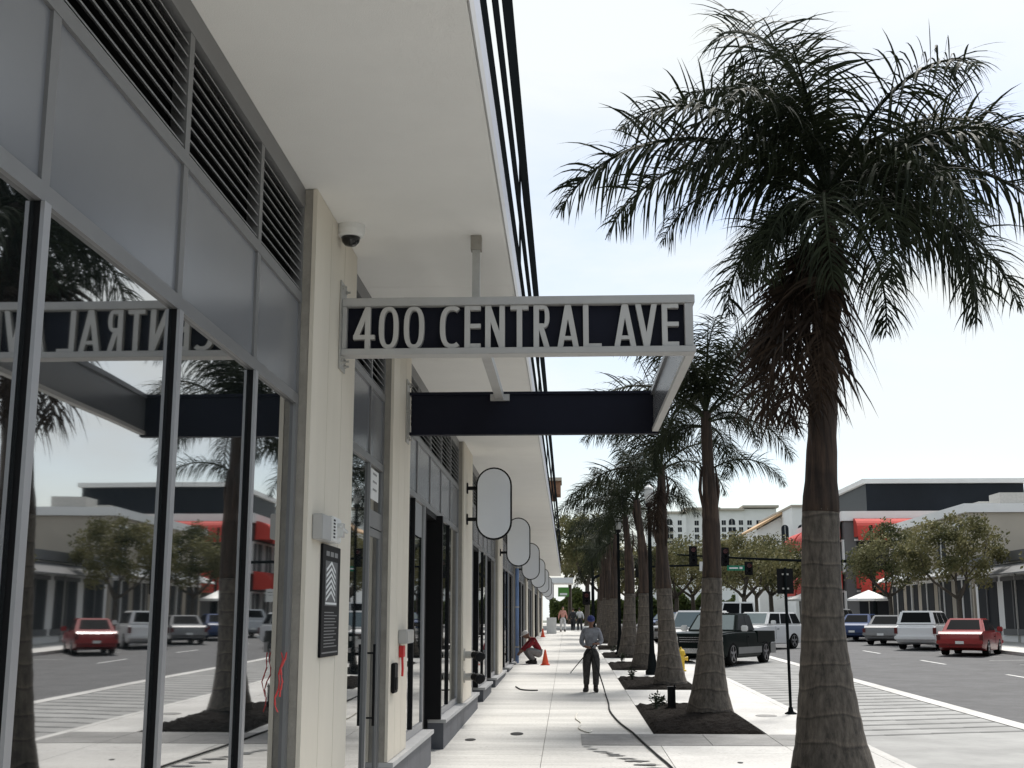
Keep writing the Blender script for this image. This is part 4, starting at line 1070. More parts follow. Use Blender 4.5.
def vehicle(name, loc, heading, L, W, H, paint, label, cat, kind='suv', group=None, lower=None):
    """local +X is forward"""
    o = empty(name, loc, heading); tag(o, label, cat, group)
    r = .39 if kind in ('pickup',) else (.36 if kind == 'suv' else .32)
    f = L/2; fx = f-.95; rx = -f+1.05; hw = W/2; ar = r+.07; z0 = r*.62
    belt = {'pickup':1.12,'suv':1.08,'sedan':.92,'van':1.15}[kind]; hood = {'pickup':1.08,'suv':1.02,'sedan':.86,'van':1.1}[kind]
    cowl = {'pickup':f-1.45,'suv':f-1.25,'sedan':f-1.25,'van':f-.9}[kind]
    top = []
    if kind == 'pickup':
        top = [(f-.03,z0+.18),(f,.62),(f-.02,.92),(f-.12,hood-.02),(f-.6,hood+.02),(cowl,belt),(-.75,belt),(-.76,.72),(-f+.06,.72),(-f+.02,.5)]
    else:
        top = [(f-.05,z0+.1),(f,.5),(f-.03,hood-.2),(f-.16,hood-.06),(f-.6,hood),(cowl,belt-.02),(-f+.25,belt+.02),(-f+.04,belt-.08),(-f,.55),(-f+.06,z0+.12)]
    pts = top+[(rx-ar-.04,z0)] + arch(rx, ar, z0)[::-1] + arch(fx, ar, z0)[::-1]
    pts = top[:]+[(rx-ar, z0)]
    pts += [(rx+ar*math.cos(math.pi*(1-i/9)), z0+ar*math.sin(math.pi*(1-i/9))) for i in range(1,10)]
    pts += [(fx+ar*math.cos(math.pi*(1-i/9)), z0+ar*math.sin(math.pi*(1-i/9))) for i in range(0,10)]
    b = MB(); b.prism(pts, -hw, hw)
    me = bpy.data.meshes.new('body'); me.from_pydata(b.v, [], b.f); bm = bmesh.new(); bm.from_mesh(me)
    zc = z0+.34
    for co, no in (((0,0,zc),(0,0,1)),((f-.42,0,0),(1,0,0)),((-f+.38,0,0),(1,0,0)),((f-.16,0,0),(1,0,0)),((-f+.13,0,0),(1,0,0)),((0,0,belt-.22),(0,0,1))):
        bmesh.ops.bisect_plane(bm, geom=bm.verts[:]+bm.edges[:]+bm.faces[:], plane_co=co, plane_no=no)
    for v in bm.verts:
        e = abs(v.co.x)/f; k_ = 1.0
        if e > .80: k_ -= .10*((e-.80)/.20)**1.6
        if v.co.z > belt-.23: k_ -= .035*(v.co.z-(belt-.23))/.23
        if v.co.z < zc: k_ -= .04*(zc-v.co.z)/.34
        v.co.y *= k_
    bmesh.ops.recalc_face_normals(bm, faces=bm.faces)
    ed_ = [e for e in bm.edges if len(e.link_faces) == 2 and e.calc_face_angle(0) > .9]
    bmesh.ops.bevel(bm, geom=ed_, offset=.05, segments=3, affect='EDGES', clamp_overlap=True)
    bm.to_mesh(me); bm.free(); me.materials.append(paint)
    for p in me.polygons: p.use_smooth = True
    me.set_sharp_from_angle(angle=R(38))
    body = bpy.data.objects.new('body', me); COL.objects.link(body); body.parent = o
    if kind == 'pickup':
        for s in (-1, 1):
            q = MB(); q.box(-f+.02, -.755, s*hw-.0 if s < 0 else hw-.10, s*hw+.10 if s < 0 else hw, .725, belt+.0); build('bed_side', q, paint, o, bevel=.015)
        q = MB(); q.box(-f+.01, -f+.09, -hw+.105, hw-.105, .725, belt); build('tailgate', q, paint, o, bevel=.015)
    # lower cladding
    if lower:
        for s in (-1, 1):
            q = MB(); y0, y1 = (hw+.001, hw+.015) if s > 0 else (-hw-.015, -hw-.001)
            q.box(rx+ar+.02, fx-ar-.02, y0, y1, z0+.14, .60); q.box(-f+.03, rx-ar-.02, y0, y1, z0+.10, .70); build('lower_trim', q, lower, o, bevel=.006)
    # cabin
    if kind == 'pickup': xs = (cowl+.02, cowl-.62, -.62, -.72)
    elif kind == 'suv': xs = (cowl+.02, cowl-.55, -f+.45, -f+.18)
    elif kind == 'van': xs = (cowl+.02, cowl-.5, -f+.15, -f+.05)
    else: xs = (cowl+.02, cowl-.72, -f+1.35, -f+.7)
    fc = cabin_faces(xs, hw-.06, hw-.24, belt-.02, H)
    b = MB(); q = fc['left']+fc['right']
    b.add(q, [(0,1,2,3),(4,5,6,7),(1,4,7,2),(5,0,3,6),(3,2,7,6),(0,5,4,1)])
    build('cab', b, paint, o, bevel=.055)
    g = MB(); g.panel_on(fc['front'], .06, .94, .12, .90, .006); build('windscreen', g, M['carglass'], o)
    g = MB(); g.panel_on(fc['rear'], .1, .9, .2, .88, .006); build('rear_window', g, M['cardark'], o)
    for nm in ('left', 'right'):
        spl = [(.05,.47),(.50,.93)] if kind == 'sedan' or kind == 'pickup' else [(.03,.26),(.29,.60),(.63,.95)]
        for (u0, u1) in spl:
            if nm == 'right': u0, u1 = 1-u1, 1-u0
            g = MB(); g.panel_on(fc[nm], u0, u1, .12, .88, .006); build('side_window', g, M['cardark'], o)
    for s in (-1, 1):
        wheel(o, fx, s*(hw-.12), r); wheel(o, rx, s*(hw-.12), r)
        q = MB(); q.box(f-.10, f+.012, s*hw-.34 if s > 0 else s*hw+.03, s*hw-.03 if s > 0 else s*hw+.34, hood-.28, hood-.13); build('headlight', q, M['lampglass'], o, bevel=.01)
        q = MB(); q.box(-f-.012, -f+.08, s*hw-.16 if s > 0 else s*hw+.02, s*hw-.02 if s > 0 else s*hw+.16, belt-.38, belt-.12); build('tail_light', q, M['lens_red'], o)
        q = MB(); q.box(cowl-.35, cowl-.22, min(s*(hw+.02), s*(hw+.24)), max(s*(hw+.02), s*(hw+.24)), belt+.0, belt+.20); build('mirror', q, M['cp_white'] if kind == 'pickup' else paint, o, bevel=.03)
        q = MB(); q.box(.35, .36, min(s*(hw+.001), s*(hw+.006)), max(s*(hw+.001), s*(hw+.006)), .45, belt-.04); q.box(.1,.24,min(s*(hw+.002), s*(hw+.03)), max(s*(hw+.002), s*(hw+.03)),belt-.2,belt-.17); build('door_line', q, M['black'], o)
    q = MB(); q.box(f-.06, f+.09, -hw+.02, hw-.02, .42, .58); build('bumper', q, M['chrome'] if kind == 'pickup' else paint, o, bevel=.03)
    q = MB(); q.box(-f-.09, -f+.06, -hw+.02, hw-.02, .44, .60); build('bumper', q, M['chrome'] if kind == 'pickup' else paint, o, bevel=.03)
    q = MB(); q.box(f-.05, f+.014, -hw+.37, hw-.37, hood-.33, hood-.12)
    gr = build('grille', q, M['black'], o)
    q = MB()
    for i in range(3): q.box(f+.0145, f+.02, -hw+.39, hw-.39, hood-.30+i*.07, hood-.285+i*.07)
    build('grille_bar', q, M['chrome'], gr)
    q = MB(); q.box(f+.091, f+.10, -.16, .16, .45, .56) if False else q.box(-f-.10, -f-.091, -.16, .16, .46, .57); build('licence_plate', q, M['white'], o)
    return o
# pickup: near-side (its left) front wheel contact (5.47,41.97)
hd = R(-90-27.7)
L, W = 5.3, 1.92; f = L/2
fwd = Vector((math.cos(hd), math.sin(hd))); lft = Vector((-math.sin(hd), math.cos(hd)))
c = Vector((5.47, 42.0))-fwd*(f-.95)-lft*(W/2-.0)
vehicle('pickup_truck', (c.x, c.y, gz(c.y)-.128), hd, L, W, 1.72, M['cp_dark'], 'dark green and silver pickup parked at an angle behind the hydrant', 'pickup truck', 'pickup', lower=M['trimgrey'])
vehicle('parked_suv', (5.15, 49.8, gz(49.8)-.128), R(-90-22), 4.7, 1.9, 1.78, M['cp_white'], 'white sport utility vehicle parked just behind the dark pickup', 'suv', 'suv')
vehicle('parked_suv', (8.9, 58.0, gz(58)-.128), R(-90-40), 4.6, 1.85, 1.65, M['cp_white'], 'white sport utility vehicle farther back to the right of the pickup', 'suv', 'suv')
G2 = 'cars parked along the street'
vehicle('parked_car', (6.0, 60.0, gz(60)-.128), R(-90-28), 4.5, 1.8, 1.42, M['cp_silver'], 'silver sedan parked behind the white vehicles and palms', 'car', 'sedan', G2)
vehicle('parked_car', (6.0, 67.0, gz(67)-.128), R(-90-28), 4.5, 1.8, 1.45, M['cp_grey'], 'grey sedan parked on the palm side between a silver sedan and a dark blue car', 'car', 'sedan', G2)
vehicle('parked_car', (6.1, 74.0, gz(74)-.128), R(-90-28), 4.6, 1.8, 1.5, M['cp_blue'], 'dark blue car parked nearest the crossing on the palm side', 'car', 'suv', G2)
vehicle('parked_car', (16.4, 52.0, gz(52)-.13), R(62), 4.5, 1.8, 1.45, M['cp_red'], 'red sedan parked nose in at the far kerb', 'car', 'sedan', G2)
vehicle('parked_car', (16.4, 58.2, gz(58)-.13), R(62), 4.7, 1.85, 1.7, M['cp_white'], 'white car parked nose in at the far kerb beside the red sedan', 'car', 'suv', G2)
vehicle('parked_car', (16.4, 64.4, gz(64)-.13), R(62), 4.5, 1.8, 1.45, M['cp_grey'], 'grey sedan parked nose in at the far kerb between white and blue cars', 'car', 'sedan', G2)
vehicle('parked_car', (16.4, 70.6, gz(70)-.13), R(62), 4.5, 1.8, 1.45, M['cp_blue'], 'blue sedan parked nose in at the far kerb near the crossing', 'car', 'sedan', G2)
vehicle('parked_car', (16.4, 77.0, gz(77)-.13), R(62), 4.6, 1.85, 1.68, M['cp_silver'], 'silver car parked nose in at the far kerb closest to the crossing', 'car', 'suv', G2)
vehicle('white_van', (11.6, 96.0, gz(96)-.13), R(180), 5.2, 1.95, 2.1, M['cp_white'], 'white van crossing the junction under the traffic signals', 'van', 'van')

# ------------------------------------------------------------------ trees
def leaf_tree(name, x, y, H, crown, label, m, seed, trunk_r=.22, fork=.38, nleaf=5200, leaf=.20, group=None, cat='tree', shape=1.0):
    rnd = random.Random(seed); g0 = gz(y); o = empty(name, (x, y, g0)); tag(o, label, cat, group)
    b = MB(); zf = H*fork; tips = []
    b.tube([(0,0,-.1),(0,0,.3),(.08*math.sin(seed),.05,zf)], [trunk_r*1.35,trunk_r,trunk_r*.8], 10)
    nb = rnd.randint(4,6)
    for i in range(nb):
        a = 6.283*i/nb+rnd.uniform(-.4,.4); rr = crown*rnd.uniform(.45,.7); p0 = Vector((.08*math.sin(seed),.05,zf-rnd.uniform(0,.5)))
        p3 = Vector((math.cos(a)*rr, math.sin(a)*rr, H*rnd.uniform(.68,.86))); pm = p0.lerp(p3,.5)+Vector((math.cos(a)*.3,math.sin(a)*.3,-.3))
        b.tube([p0, p0.lerp(pm,.5)+Vector((rnd.uniform(-.15,.15),rnd.uniform(-.15,.15),0)), pm, pm.lerp(p3,.5)+Vector((rnd.uniform(-.2,.2),)*3), p3], [trunk_r*.6,trunk_r*.5,trunk_r*.4,trunk_r*.28,trunk_r*.12], 7)
        tips += [p3, pm.lerp(p3,.6)]
        for k in range(2):
            a2 = a+rnd.uniform(-.8,.8); q = pm+Vector((math.cos(a2)*crown*.35, math.sin(a2)*crown*.35, H*.14)); b.tube([pm, pm.lerp(q,.5)+Vector((0,0,.1)), q], [trunk_r*.3,trunk_r*.2,trunk_r*.07], 5); tips.append(q)
    build('trunk', b, M['bark'], o, smooth=True)
    c = MB(); zc = H*(fork+1)/2+.1; vr = H*(1-fork)/2*1.02*shape
    cl = []
    for i in range(58):
        a = rnd.uniform(0,6.283); u = rnd.uniform(-.75,1); rr = math.sqrt(max(0,1-u*u))*rnd.uniform(.55,1.05)
        cl.append((Vector((math.cos(a)*rr*crown, math.sin(a)*rr*crown, zc+u*vr*rnd.uniform(.75,1.05))), rnd.uniform(.16,.30)*crown))
    for t in tips: cl.append((t, .22*crown))
    per = nleaf//len(cl)
    for p, r_ in cl:
        for k in range(per):
            d = Vector((rnd.gauss(0,1),rnd.gauss(0,1),rnd.gauss(0,.75))).normalized()*r_*rnd.random()**.45; q = p+d
            n = Vector((rnd.gauss(0,1),rnd.gauss(0,1),rnd.gauss(.5,1))).normalized(); t1 = n.orthogonal().normalized(); t2 = n.cross(t1); s_ = leaf*rnd.uniform(.6,1.3)
            c.add([q-t1*s_*.5, q+t2*s_*.3, q+t1*s_*.5, q-t2*s_*.3], [(0,1,2,3)])
    build('crown', c, m, o)
    return o
GT = 'street trees beyond the crossing'
T_ = [('oak_tree', 9.3, 108, 7.4, 3.6, 'broad olive green tree between the two nearer palm trunks beyond the crossing', M['oak'], 2),
      ('oak_tree', 14.0, 100, 7.6, 3.9, 'spreading tree above the dark pickup roof beyond the crossing', M['oak'], 3),
      ('oak_tree', 17.3, 107, 7.8, 4.0, 'dense olive tree behind the post sign beyond the crossing', M['oak2'], 4),
      ('oak_tree', 11.8, 118, 8.5, 4.2, 'taller tree peeking over the pickup tree beyond the crossing', M['oak2'], 5),
      ('oak_tree', 5.6, 112, 7.0, 3.4, 'tree seen between the palm trunks at the centre beyond the crossing', M['oak'], 6),
      ('oak_tree', 1.6, 105, 9.2, 2.7, 'tall drooping tree at the end of the walkway beyond the crossing', M['oak2'], 7),
      ('oak_tree', 3.0, 122, 9.0, 3.4, 'second tree deeper along the far walkway', M['oak'], 8),
      ('oak_tree', .2, 128, 11.0, 3.0, 'slender tree beside the brick building at the end of the street', M['oak2'], 9),
      ('oak_tree', 19.8, 132, 8.6, 4.2, 'large tree in front of the tile roofed building', M['oak'], 10),
      ('oak_tree', 27.0, 146, 8.6, 4.6, 'large tree right of the tile roofed building', M['oak2'], 11)]
for nm, x, y, H, cr, lb, m, sd in T_: leaf_tree(nm, x, y, H-(.7 if x > 5 else 0), cr, lb, m, sd, group=GT, nleaf=7000, leaf=.24)
leaf_tree('street_tree', 19.4, 63, 6.2, 2.5, 'round young tree on the far sidewalk beside the red sedan', M['oak'], 15, .14, nleaf=9000, leaf=.17, group='young trees on the far sidewalk')
leaf_tree('street_tree', 19.4, 76, 6.4, 2.6, 'round young tree on the far sidewalk in front of the red awnings', M['oak2'], 16, .14, nleaf=9000, leaf=.17, group='young trees on the far sidewalk')
leaf_tree('street_tree', 19.4, 46, 6.2, 2.5, 'round young tree on the far sidewalk nearest the viewer', M['oak'], 17, .14, nleaf=9000, leaf=.17, group='young trees on the far sidewalk')
rnd = random.Random(3); b = MB()
for k in range(26000):
    x = rnd.uniform(-2,18.5); y = 140+rnd.uniform(-1.2,1.2); z = gz(y)+rnd.random()**.8*(3.2+.8*math.sin(x*1.7)); s_ = rnd.uniform(.2,.5); n = Vector((rnd.gauss(0,1),rnd.gauss(0,1),rnd.gauss(0,1))).normalized(); t1 = n.orthogonal().normalized(); t2 = n.cross(t1); q = Vector((x,y,z))
    b.add([q-t1*s_*.5, q+t2*s_*.3, q+t1*s_*.5, q-t2*s_*.3], [(0,1,2,3)])
o = build('shrub_row', b, M['hedge'], loc=(13,140,gz(140))); tag(o, 'far row of green shrubs closing the street behind the trees', 'shrubs', kind='stuff')

# ------------------------------------------------------------------ buildings
def win(o, axis, c, u0, u1, z0, z1, arched=False, m=None, out=-1, frame=M['stucco'], depth=.12):
    """window on plane x=c (axis 'x') or y=c (axis 'y'); out = direction the wall faces"""
    b = MB(); g = MB()
    pts = [(u0,z0),(u1,z0)]
    if arched:
        r = (u1-u0)/2; zc = z1-r; pts += [((u0+u1)/2+r*math.cos(math.pi*i/10), zc+r*math.sin(math.pi*i/10)) for i in range(11)]
    else: pts += [(u1,z1),(u0,z1)]
    a0, a1 = sorted((c-out*.05, c+out*.03))
    g.prism(pts, a0, a1, 'x' if axis == 'x' else 'y')
    w = build('window', g, M['farglass'], o, True)
    t = (u1-u0)*.07; a2, a3 = sorted((c+out*.031, c+out*.09))
    if axis == 'x':
        b.box(a2,a3,u0-t,u1+t,z0-t*1.5,z0); b.box(a2,a3,(u0+u1)/2-t*.3,(u0+u1)/2+t*.3,z0,z1-(0 if not arched else .1))
        if not arched: b.box(a2,a3,u0-t,u1+t,z1,z1+t)
    else:
        b.box(u0-t,u1+t,a2,a3,z0-t*1.5,z0); b.box((u0+u1)/2-t*.3,(u0+u1)/2+t*.3,a2,a3,z0,z1-(0 if not arched else .1))
        if not arched: b.box(u0-t,u1+t,a2,a3,z1,z1+t)
    build('sill', b, frame, w, True)
# far white apartment tower
Yt = 480.; k = Yt/1252.
tw = empty('apartment_tower', (62, Yt, 1.5)); tag(tw, 'distant white apartment tower with arched top windows and balconies', 'building')
def bx(o, x0, x1, y0, y1, z0, z1, m, nm='wall', **kw):
    b = MB(); b.box(x0,x1,y0,y1,z0,z1); return build(nm, b, m, o, True, **kw)
X_ = lambda u: (u-568)*k
Zt = lambda v: 2+(620-v)*k*.985
bx(tw, X_(652), X_(688), Yt, Yt+30, 1.4, Zt(513), M['stucco']); bx(tw, X_(688)+.01, X_(722), Yt+2, Yt+32, 1.4, Zt(509), M['stucco'])
bx(tw, X_(722)+.01, X_(746), Yt+.5, Yt+30, 1.4, Zt(510), M['stucco']); bx(tw, X_(746)+.01, X_(779), Yt+1, Yt+32, 1.4, Zt(508), M['stucco'])
for a, c, v in ((651,689,513),(687.5,722.5,509),(721.5,746.5,510),(745,781,507)): 
    bx(tw, X_(a), X_(c), Yt-.8, Yt+31, Zt(v)+.02, Zt(v)+.9, M['beige'], 'cornice')
b_ = 7.05
for row in range(9):
    v = 522+row*b_
    for u, w_, ar in ((660,4,0),(671,6.5,1),(681.5,3,0),(699,3.2,0),(725.8,3.2,0),(734,6.4,1),(743,3.2,0),(751.8,3.6,0),(761,3.6,0),(771,3.6,0)):
        if row > 6 and u > 745: continue
        yy = Yt+2 if 689 < u < 722 else (Yt+1 if u > 746 else (Yt+.5 if u > 722 else Yt))
        z0 = Zt(v+2.5); z1 = Zt(v-2.3)
        if ar and row == 0: win(tw, 'y', yy, X_(u-w_/2), X_(u+w_/2), z0, Zt(v-4), True, frame=M['stucco'])
        else:
            win(tw, 'y', yy, X_(u-w_/2-.5), X_(u+w_/2+.5), z0, z1, frame=M['stucco'])
for row in range(1, 9):
    for u in (671, 734):
        v = 522+row*b_; yy = Yt if u < 700 else Yt+.5
        bx(tw, X_(u-3.6), X_(u+3.6), yy-1.3, yy-.1, Zt(v+3.1), Zt(v+2.4), M['beige'], 'balcony')
# tile roofed white building
Y2 = 168.; k2 = Y2/1252.
tb = empty('tile_roofed_building', (31, Y2, 1.5)); tag(tb, 'white stucco building with orange tiled roof and tall arched window', 'building')
A = lambda u: (u-568)*k2
Q = lambda v: 2+(620-v)*k2*.985
bx(tb, A(775.5), A(826), Y2-14, Y2+12, 1.4, Q(516), M['stucco']); bx(tb, A(774.5), A(827), Y2-14.3, Y2+12.3, Q(516)+.01, Q(514), M['beige'], 'cornice')
bx(tb, A(752), A(775.5)-.02, Y2-6, Y2+14, 1.4, Q(533), M['stucco'])
b = MB(); x0, x1 = A(749.5), A(776.5); z0, z1 = Q(533)+.01, Q(517.5)
b.add([(x0,Y2-7,z0),(x1,Y2-7,z1),(x1,Y2+15,z1),(x0,Y2+15,z0),(x0,Y2-7,z0+.3),(x1,Y2-7,z1+.3),(x1,Y2+15,z1+.3),(x0,Y2+15,z0+.3)], [(3,2,1,0),(4,5,6,7),(0,1,5,4),(1,2,6,5),(2,3,7,6),(3,0,4,7)])
build('roof', b, M['tile'], tb, True)
b = MB(); b.add([(A(752),Y2-6,Q(533)),(A(775.5),Y2-6,Q(533)),(A(775.5),Y2-6,Q(520)),(A(752),Y2-5.7,Q(533)),(A(775.5),Y2-5.7,Q(533)),(A(775.5),Y2-5.7,Q(520))], [(0,1,2),(5,4,3),(0,3,4,1),(1,4,5,2),(2,5,3,0)]); build('gable', b, M['stucco'], tb, True)
kk = (Y2-14)/1252.
for u in (786.5, 803, 819): win(tb, 'y', Y2-14, (u-3.6-568)*kk, (u+3.6-568)*kk, 2+(620-552)*kk, 2+(620-526)*kk, True)
kk = (Y2-6)/1252.
for u in (756,760.5,765,769.5): win(tb, 'y', Y2-6, (u-1.1-568)*kk, (u+1.1-568)*kk, 2+(620-552)*kk, 2+(620-537)*kk)
# building with red awnings across the street
rb = empty('awning_building', (22.4, 100, gz(100))); tag(rb, 'grey and white building with two rows of red domed awnings across the street', 'building')
bx(rb, 22.5, 40, 101.5, 122, 1.0, 9.9, M['greywall']); bx(rb, 22.3, 40.2, 101.3, 122.2, 9.92, 10.7, M['stucco'], 'cornice')
bx(rb, 25, 38, 104, 120, 10.72, 13.2, M['farglass'], 'rooftop_room'); bx(rb, 24.7, 38.3, 103.7, 120.3, 13.22, 13.6, M['stucco'], 'roof')
for fl, z in enumerate((1.9, 6.0)):
    for i in range(6):
        y0 = 102.4+i*3.3
        win(rb, 'x', 22.5, y0, y0+2.3, z, z+2.3, frame=M['stucco'])
        bx(rb, 22.36, 22.47, y0-.75, y0-.25, z-.2, z+2.4, M['stucco'], 'pilaster')
    for i in range(5):
        x0 = 23.4+i*3.3
        win(rb, 'y', 101.5, x0, x0+2.3, z, z+2.3, frame=M['stucco'])
def awning(o, y0, y1, z, axis='x', c=22.3):
    b = MB(); n = 8; pts = [(0,0)]
    prof = [(-1.5*math.sin(math.pi/2*i/n), z+1.5*math.cos(math.pi/2*i/n)) for i in range(n+1)]+[(-1.5, z-.35),(-1.42,z-.35),(-1.42,z-.02),(0,z-.02)]
    if axis == 'x': b.prism([(c+p[0], p[1]) for p in prof], y0, y1, 'y')
    else:
        b.prism([(c+p[0], p[1]) for p in prof], y0, y1, 'x')
    build('awning', b, M['awning'], o, True)
for z in (4.5, 8.6):
    for y0 in (102.2, 108.8, 115.4): awning(rb, y0, y0+5.6, z)
    awning(rb, 23.2, 29, z, 'y', 101.3); awning(rb, 30, 36, z, 'y', 101.3)
# nearer far-side buildings
def block(name, x0, x1, y0, y1, h, m, label, storeys, n, m2):
    o = empty(name, (x0, (y0+y1)/2, gz(y0))); tag(o, label, 'building')
    bx(o, x0, x1, y0, y1, 0, h, m); bx(o, x0-.25, x1+.2, y0-.2, y1+.2, h+.01, h+.5, m2, 'cornice')
    g = gz((y0+y1)/2)
    for s_ in range(storeys):
        for i in range(n):
            w_ = (y1-y0)/n; a = y0+i*w_
            if s_ == 0: win(o, 'x', x0, a+w_*.12, a+w_*.88, g+.7, g+3.1, frame=m2)
            else: win(o, 'x', x0, a+w_*.3, a+w_*.7, g+.8+s_*3.5, g+2.7+s_*3.5, frame=m2)
    b = MB()
    b.add([(x0-1.4,y0+.5,g+3.3),(x0-.03,y0+.5,g+3.9),(x0-.03,y1-.5,g+3.9),(x0-1.4,y1-.5,g+3.3),(x0-1.4,y0+.5,g+3.36),(x0-.03,y0+.5,g+3.96),(x0-.03,y1-.5,g+3.96),(x0-1.4,y1-.5,g+3.36)], [(3,2,1,0),(4,5,6,7),(0,1,5,4),(1,2,6,5),(2,3,7,6),(3,0,4,7)])
    build('canopy', b, m2, o, True)
    for q in range(3): rooftop(o, x0+2.5+q*.6, y0+2+q*(y1-y0)/3.2, h+.02, 2.2, 1.8, 1.3)
    for q in range(3):
        d = MB(); yy = y0+(y1-y0)*(q+.02)/3; d.tube([(x0-.05,yy+.15,g),(x0-.05,yy+.15,h-.1)], .06, 6); build('drainpipe', d, M['galv'], o, True)
    return o
def rooftop(o, x, y, z, w_, d_, h_):
    b = MB(); b.box(x, x+w_, y, y+d_, z+.15, z+h_); b.box(x+.1, x+w_-.1, y+.1, y+d_-.1, z, z+.15)
    for i in range(5): b.box(x-.02, x, y+.15, y+d_-.15, z+.3+i*.16, z+.36+i*.16)
    build('rooftop_unit', b, M['galv'], o, True)
block('shop_building', 22.4, 36, 70, 87.5, 7.9, M['beige'], 'beige two storey shop across the street before the crossing', 2, 5, M['stucco'])
block('shop_building', 22.4, 36, 50, 69.6, 4.9, M['stucco'], 'low white shop across the street at the right edge', 1, 5, M['greywall'])
block('shop_building', 22.4, 36, 24, 49.6, 8.2, M['brick'], 'brown brick two storey shop across the street, nearest the viewer', 2, 7, M['stucco'])
# brick building beyond on the left
bb = empty('brick_building', (-6, 106, 1.5)); tag(bb, 'tall brown building beyond the crossing with a projecting wooden cornice', 'building')
bx(bb, -14, -2.6, 103, 128, 1.0, 12.5, M['beige']); bx(bb, -14.4, -.55, 108, 111.5, 12.9, 14.0, M['brick'], 'cornice'); bx(bb, -14.2,-.45,107.7,111.8,14.02,14.3,M['beige'],'cornice_cap')
bx(bb, -4, -1.0, 108.4, 111.2, 12.51, 12.88, M['brick'], 'cornice_bracket')
bx(bb, -2.6+.01, .45, 103.2, 108, 5.0, 5.45, M['stucco'], 'canopy')
for i in range(4): win(bb, 'x', -2.6, 104+i*5, 107+i*5, 1.9, 4.4, out=1)
for i in range(4): win(bb, 'x', -2.6, 104.5+i*5, 106.5+i*5, 7, 9.4, out=1)
b = MB(); b.box(-.8, .1, 103.0, 103.15, 3.9, 4.65); o = build('shop_sign', b, M['greenpanel'], loc=(-.3,103.1,3.7)); tag(o, 'lime green shop sign hanging under the white canopy beyond the crossing', 'shop sign')
b = MB(); b.box(-.35, .25, -.115, -.101, .30, .48); build('white_mark', b, M['white'], o)

# ------------------------------------------------------------------ signals
def signal_head(o, x, y, z, n=3, side=False):
    b = MB(); h = .36*n; b.box(x-.19, x+.19, y-.1, y+.1, z-h/2, z+h/2); b.box(x-.28, x+.28, y+.101, y+.115, z-h/2-.1, z+h/2+.1)
    s_ = build('signal_head', b, M['black'], o, True)
    for i in range(n):
        c = MB(); c.lathe([(.13,0),(.14,-.22),(.12,-.22),(.11,0)], 12, (x, y-.1, z+(i-(n-1)/2)*-.36), 'y', cap=False); c.lathe([(.11,-.005),(.11,0)], 12, (x, y-.101, z+(i-(n-1)/2)*-.36), 'y')
        build('visor', c, M['lens_red'] if i == 0 else M['black'], s_, True)
o = empty('traffic_signal', (21.0, 86.5, gz(86.5))); tag(o, 'long mast arm with traffic lights and green street name sign reaching in from the right', 'traffic signal')
zz = 5.95
b = MB(); b.lathe([(.22,0),(.2,.3),(.15,.5),(.12,7.2)], 12); build('pole', b, M['slat'], o)
b = MB(); b.tube([(21.0,86.5,zz+.0),(16,86.5,zz+.08),(12,86.5,zz+.25),(7.6,86.5,zz+.5)], [.11,.09,.07,.05], 8); build('mast_arm', b, M['slat'], o, True)
signal_head(o, 8.7, 86.4, 6.40); signal_head(o, 10.9, 86.4, 6.30)
b = MB(); b.box(11.0, 12.2, 86.35, 86.40, 5.35, 5.70); gs = build('street_name_sign', b, M['greensign'], o, True)
b = MB(); b.box(11.15, 11.75, 86.335, 86.345, 5.47, 5.57); b.box(11.85,12.05,86.335,86.345,5.45,5.6); build('white_lettering', b, M['white'], gs, True)
signal_head(o, 12.5, 86.4, 5.50, 2)
o = empty('traffic_signal', (1.75, 87.3, gz(87.3))); tag(o, 'curved mast arm signal pole at the corner among the far palm trunks', 'traffic signal')
b = MB(); b.lathe([(.2,0),(.18,.4),(.12,.6),(.10,4.6)], 12); build('pole', b, M['slat'], o)
b = MB(); b.tube(smooth_path([(1.75,87.3,gz(87)+3.6),(2.6,87.3,gz(87)+3.95),(4.2,87.3,gz(87)+4.3),(6.8,87.3,gz(87)+4.45),(10.0,87.3,gz(87)+4.5)],5), [.10]*10+[.07]*11, 8); build('mast_arm', b, M['slat'], o, True)
signal_head(o, 1.3, 87.2, 3.5, 2)
signal_head(o, 5.0, 87.2, gz(87)+4.3)
b = MB(); b.box(9.2, 9.9, 87.2, 87.24, gz(87)+4.1, gz(87)+4.75); build('lane_sign', b, M['white'], o, True)
# white notice sign beyond pickup
o = empty('street_sign', (16.6, 84.0, gz(84))); tag(o, 'small white rectangular sign on a post behind the pickup', 'street sign')
b = MB(); b.tube([(0,0,0),(0,0,2.9)], .03, 8); build('post', b, M['galv'], o)
b = MB(); b.box(-.3,.3,-.05,-.035,2.0,2.85); build('plate', b, M['white'], o)
b = MB(); b.box(-.2,.2,-.056,-.0505,2.6,2.66); b.box(-.2,.12,-.056,-.0505,2.42,2.46); build('printed_lines', b, M['louvre'], o)

# market umbrellas outside the far cafe
for i, (x, y) in enumerate(((20.0,103.5),(20.2,108.0),(20.0,90.0-6))):
    o = empty('cafe_umbrella', (x, y, gz(y))); tag(o, ['white cafe umbrella nearest the grey awning building corner','white cafe umbrella farther along the awning building','white cafe umbrella in front of the beige shop'][i], 'umbrella', 'white cafe umbrellas')
    b = MB(); b.tube([(0,0,0),(0,0,2.5)], .03, 8); build('pole', b, M['galv'], o)
    b = MB(); b.lathe([(1.45,2.05),(1.42,2.18),(.02,2.75)], 8); build('canopy', b, M['white'], o)

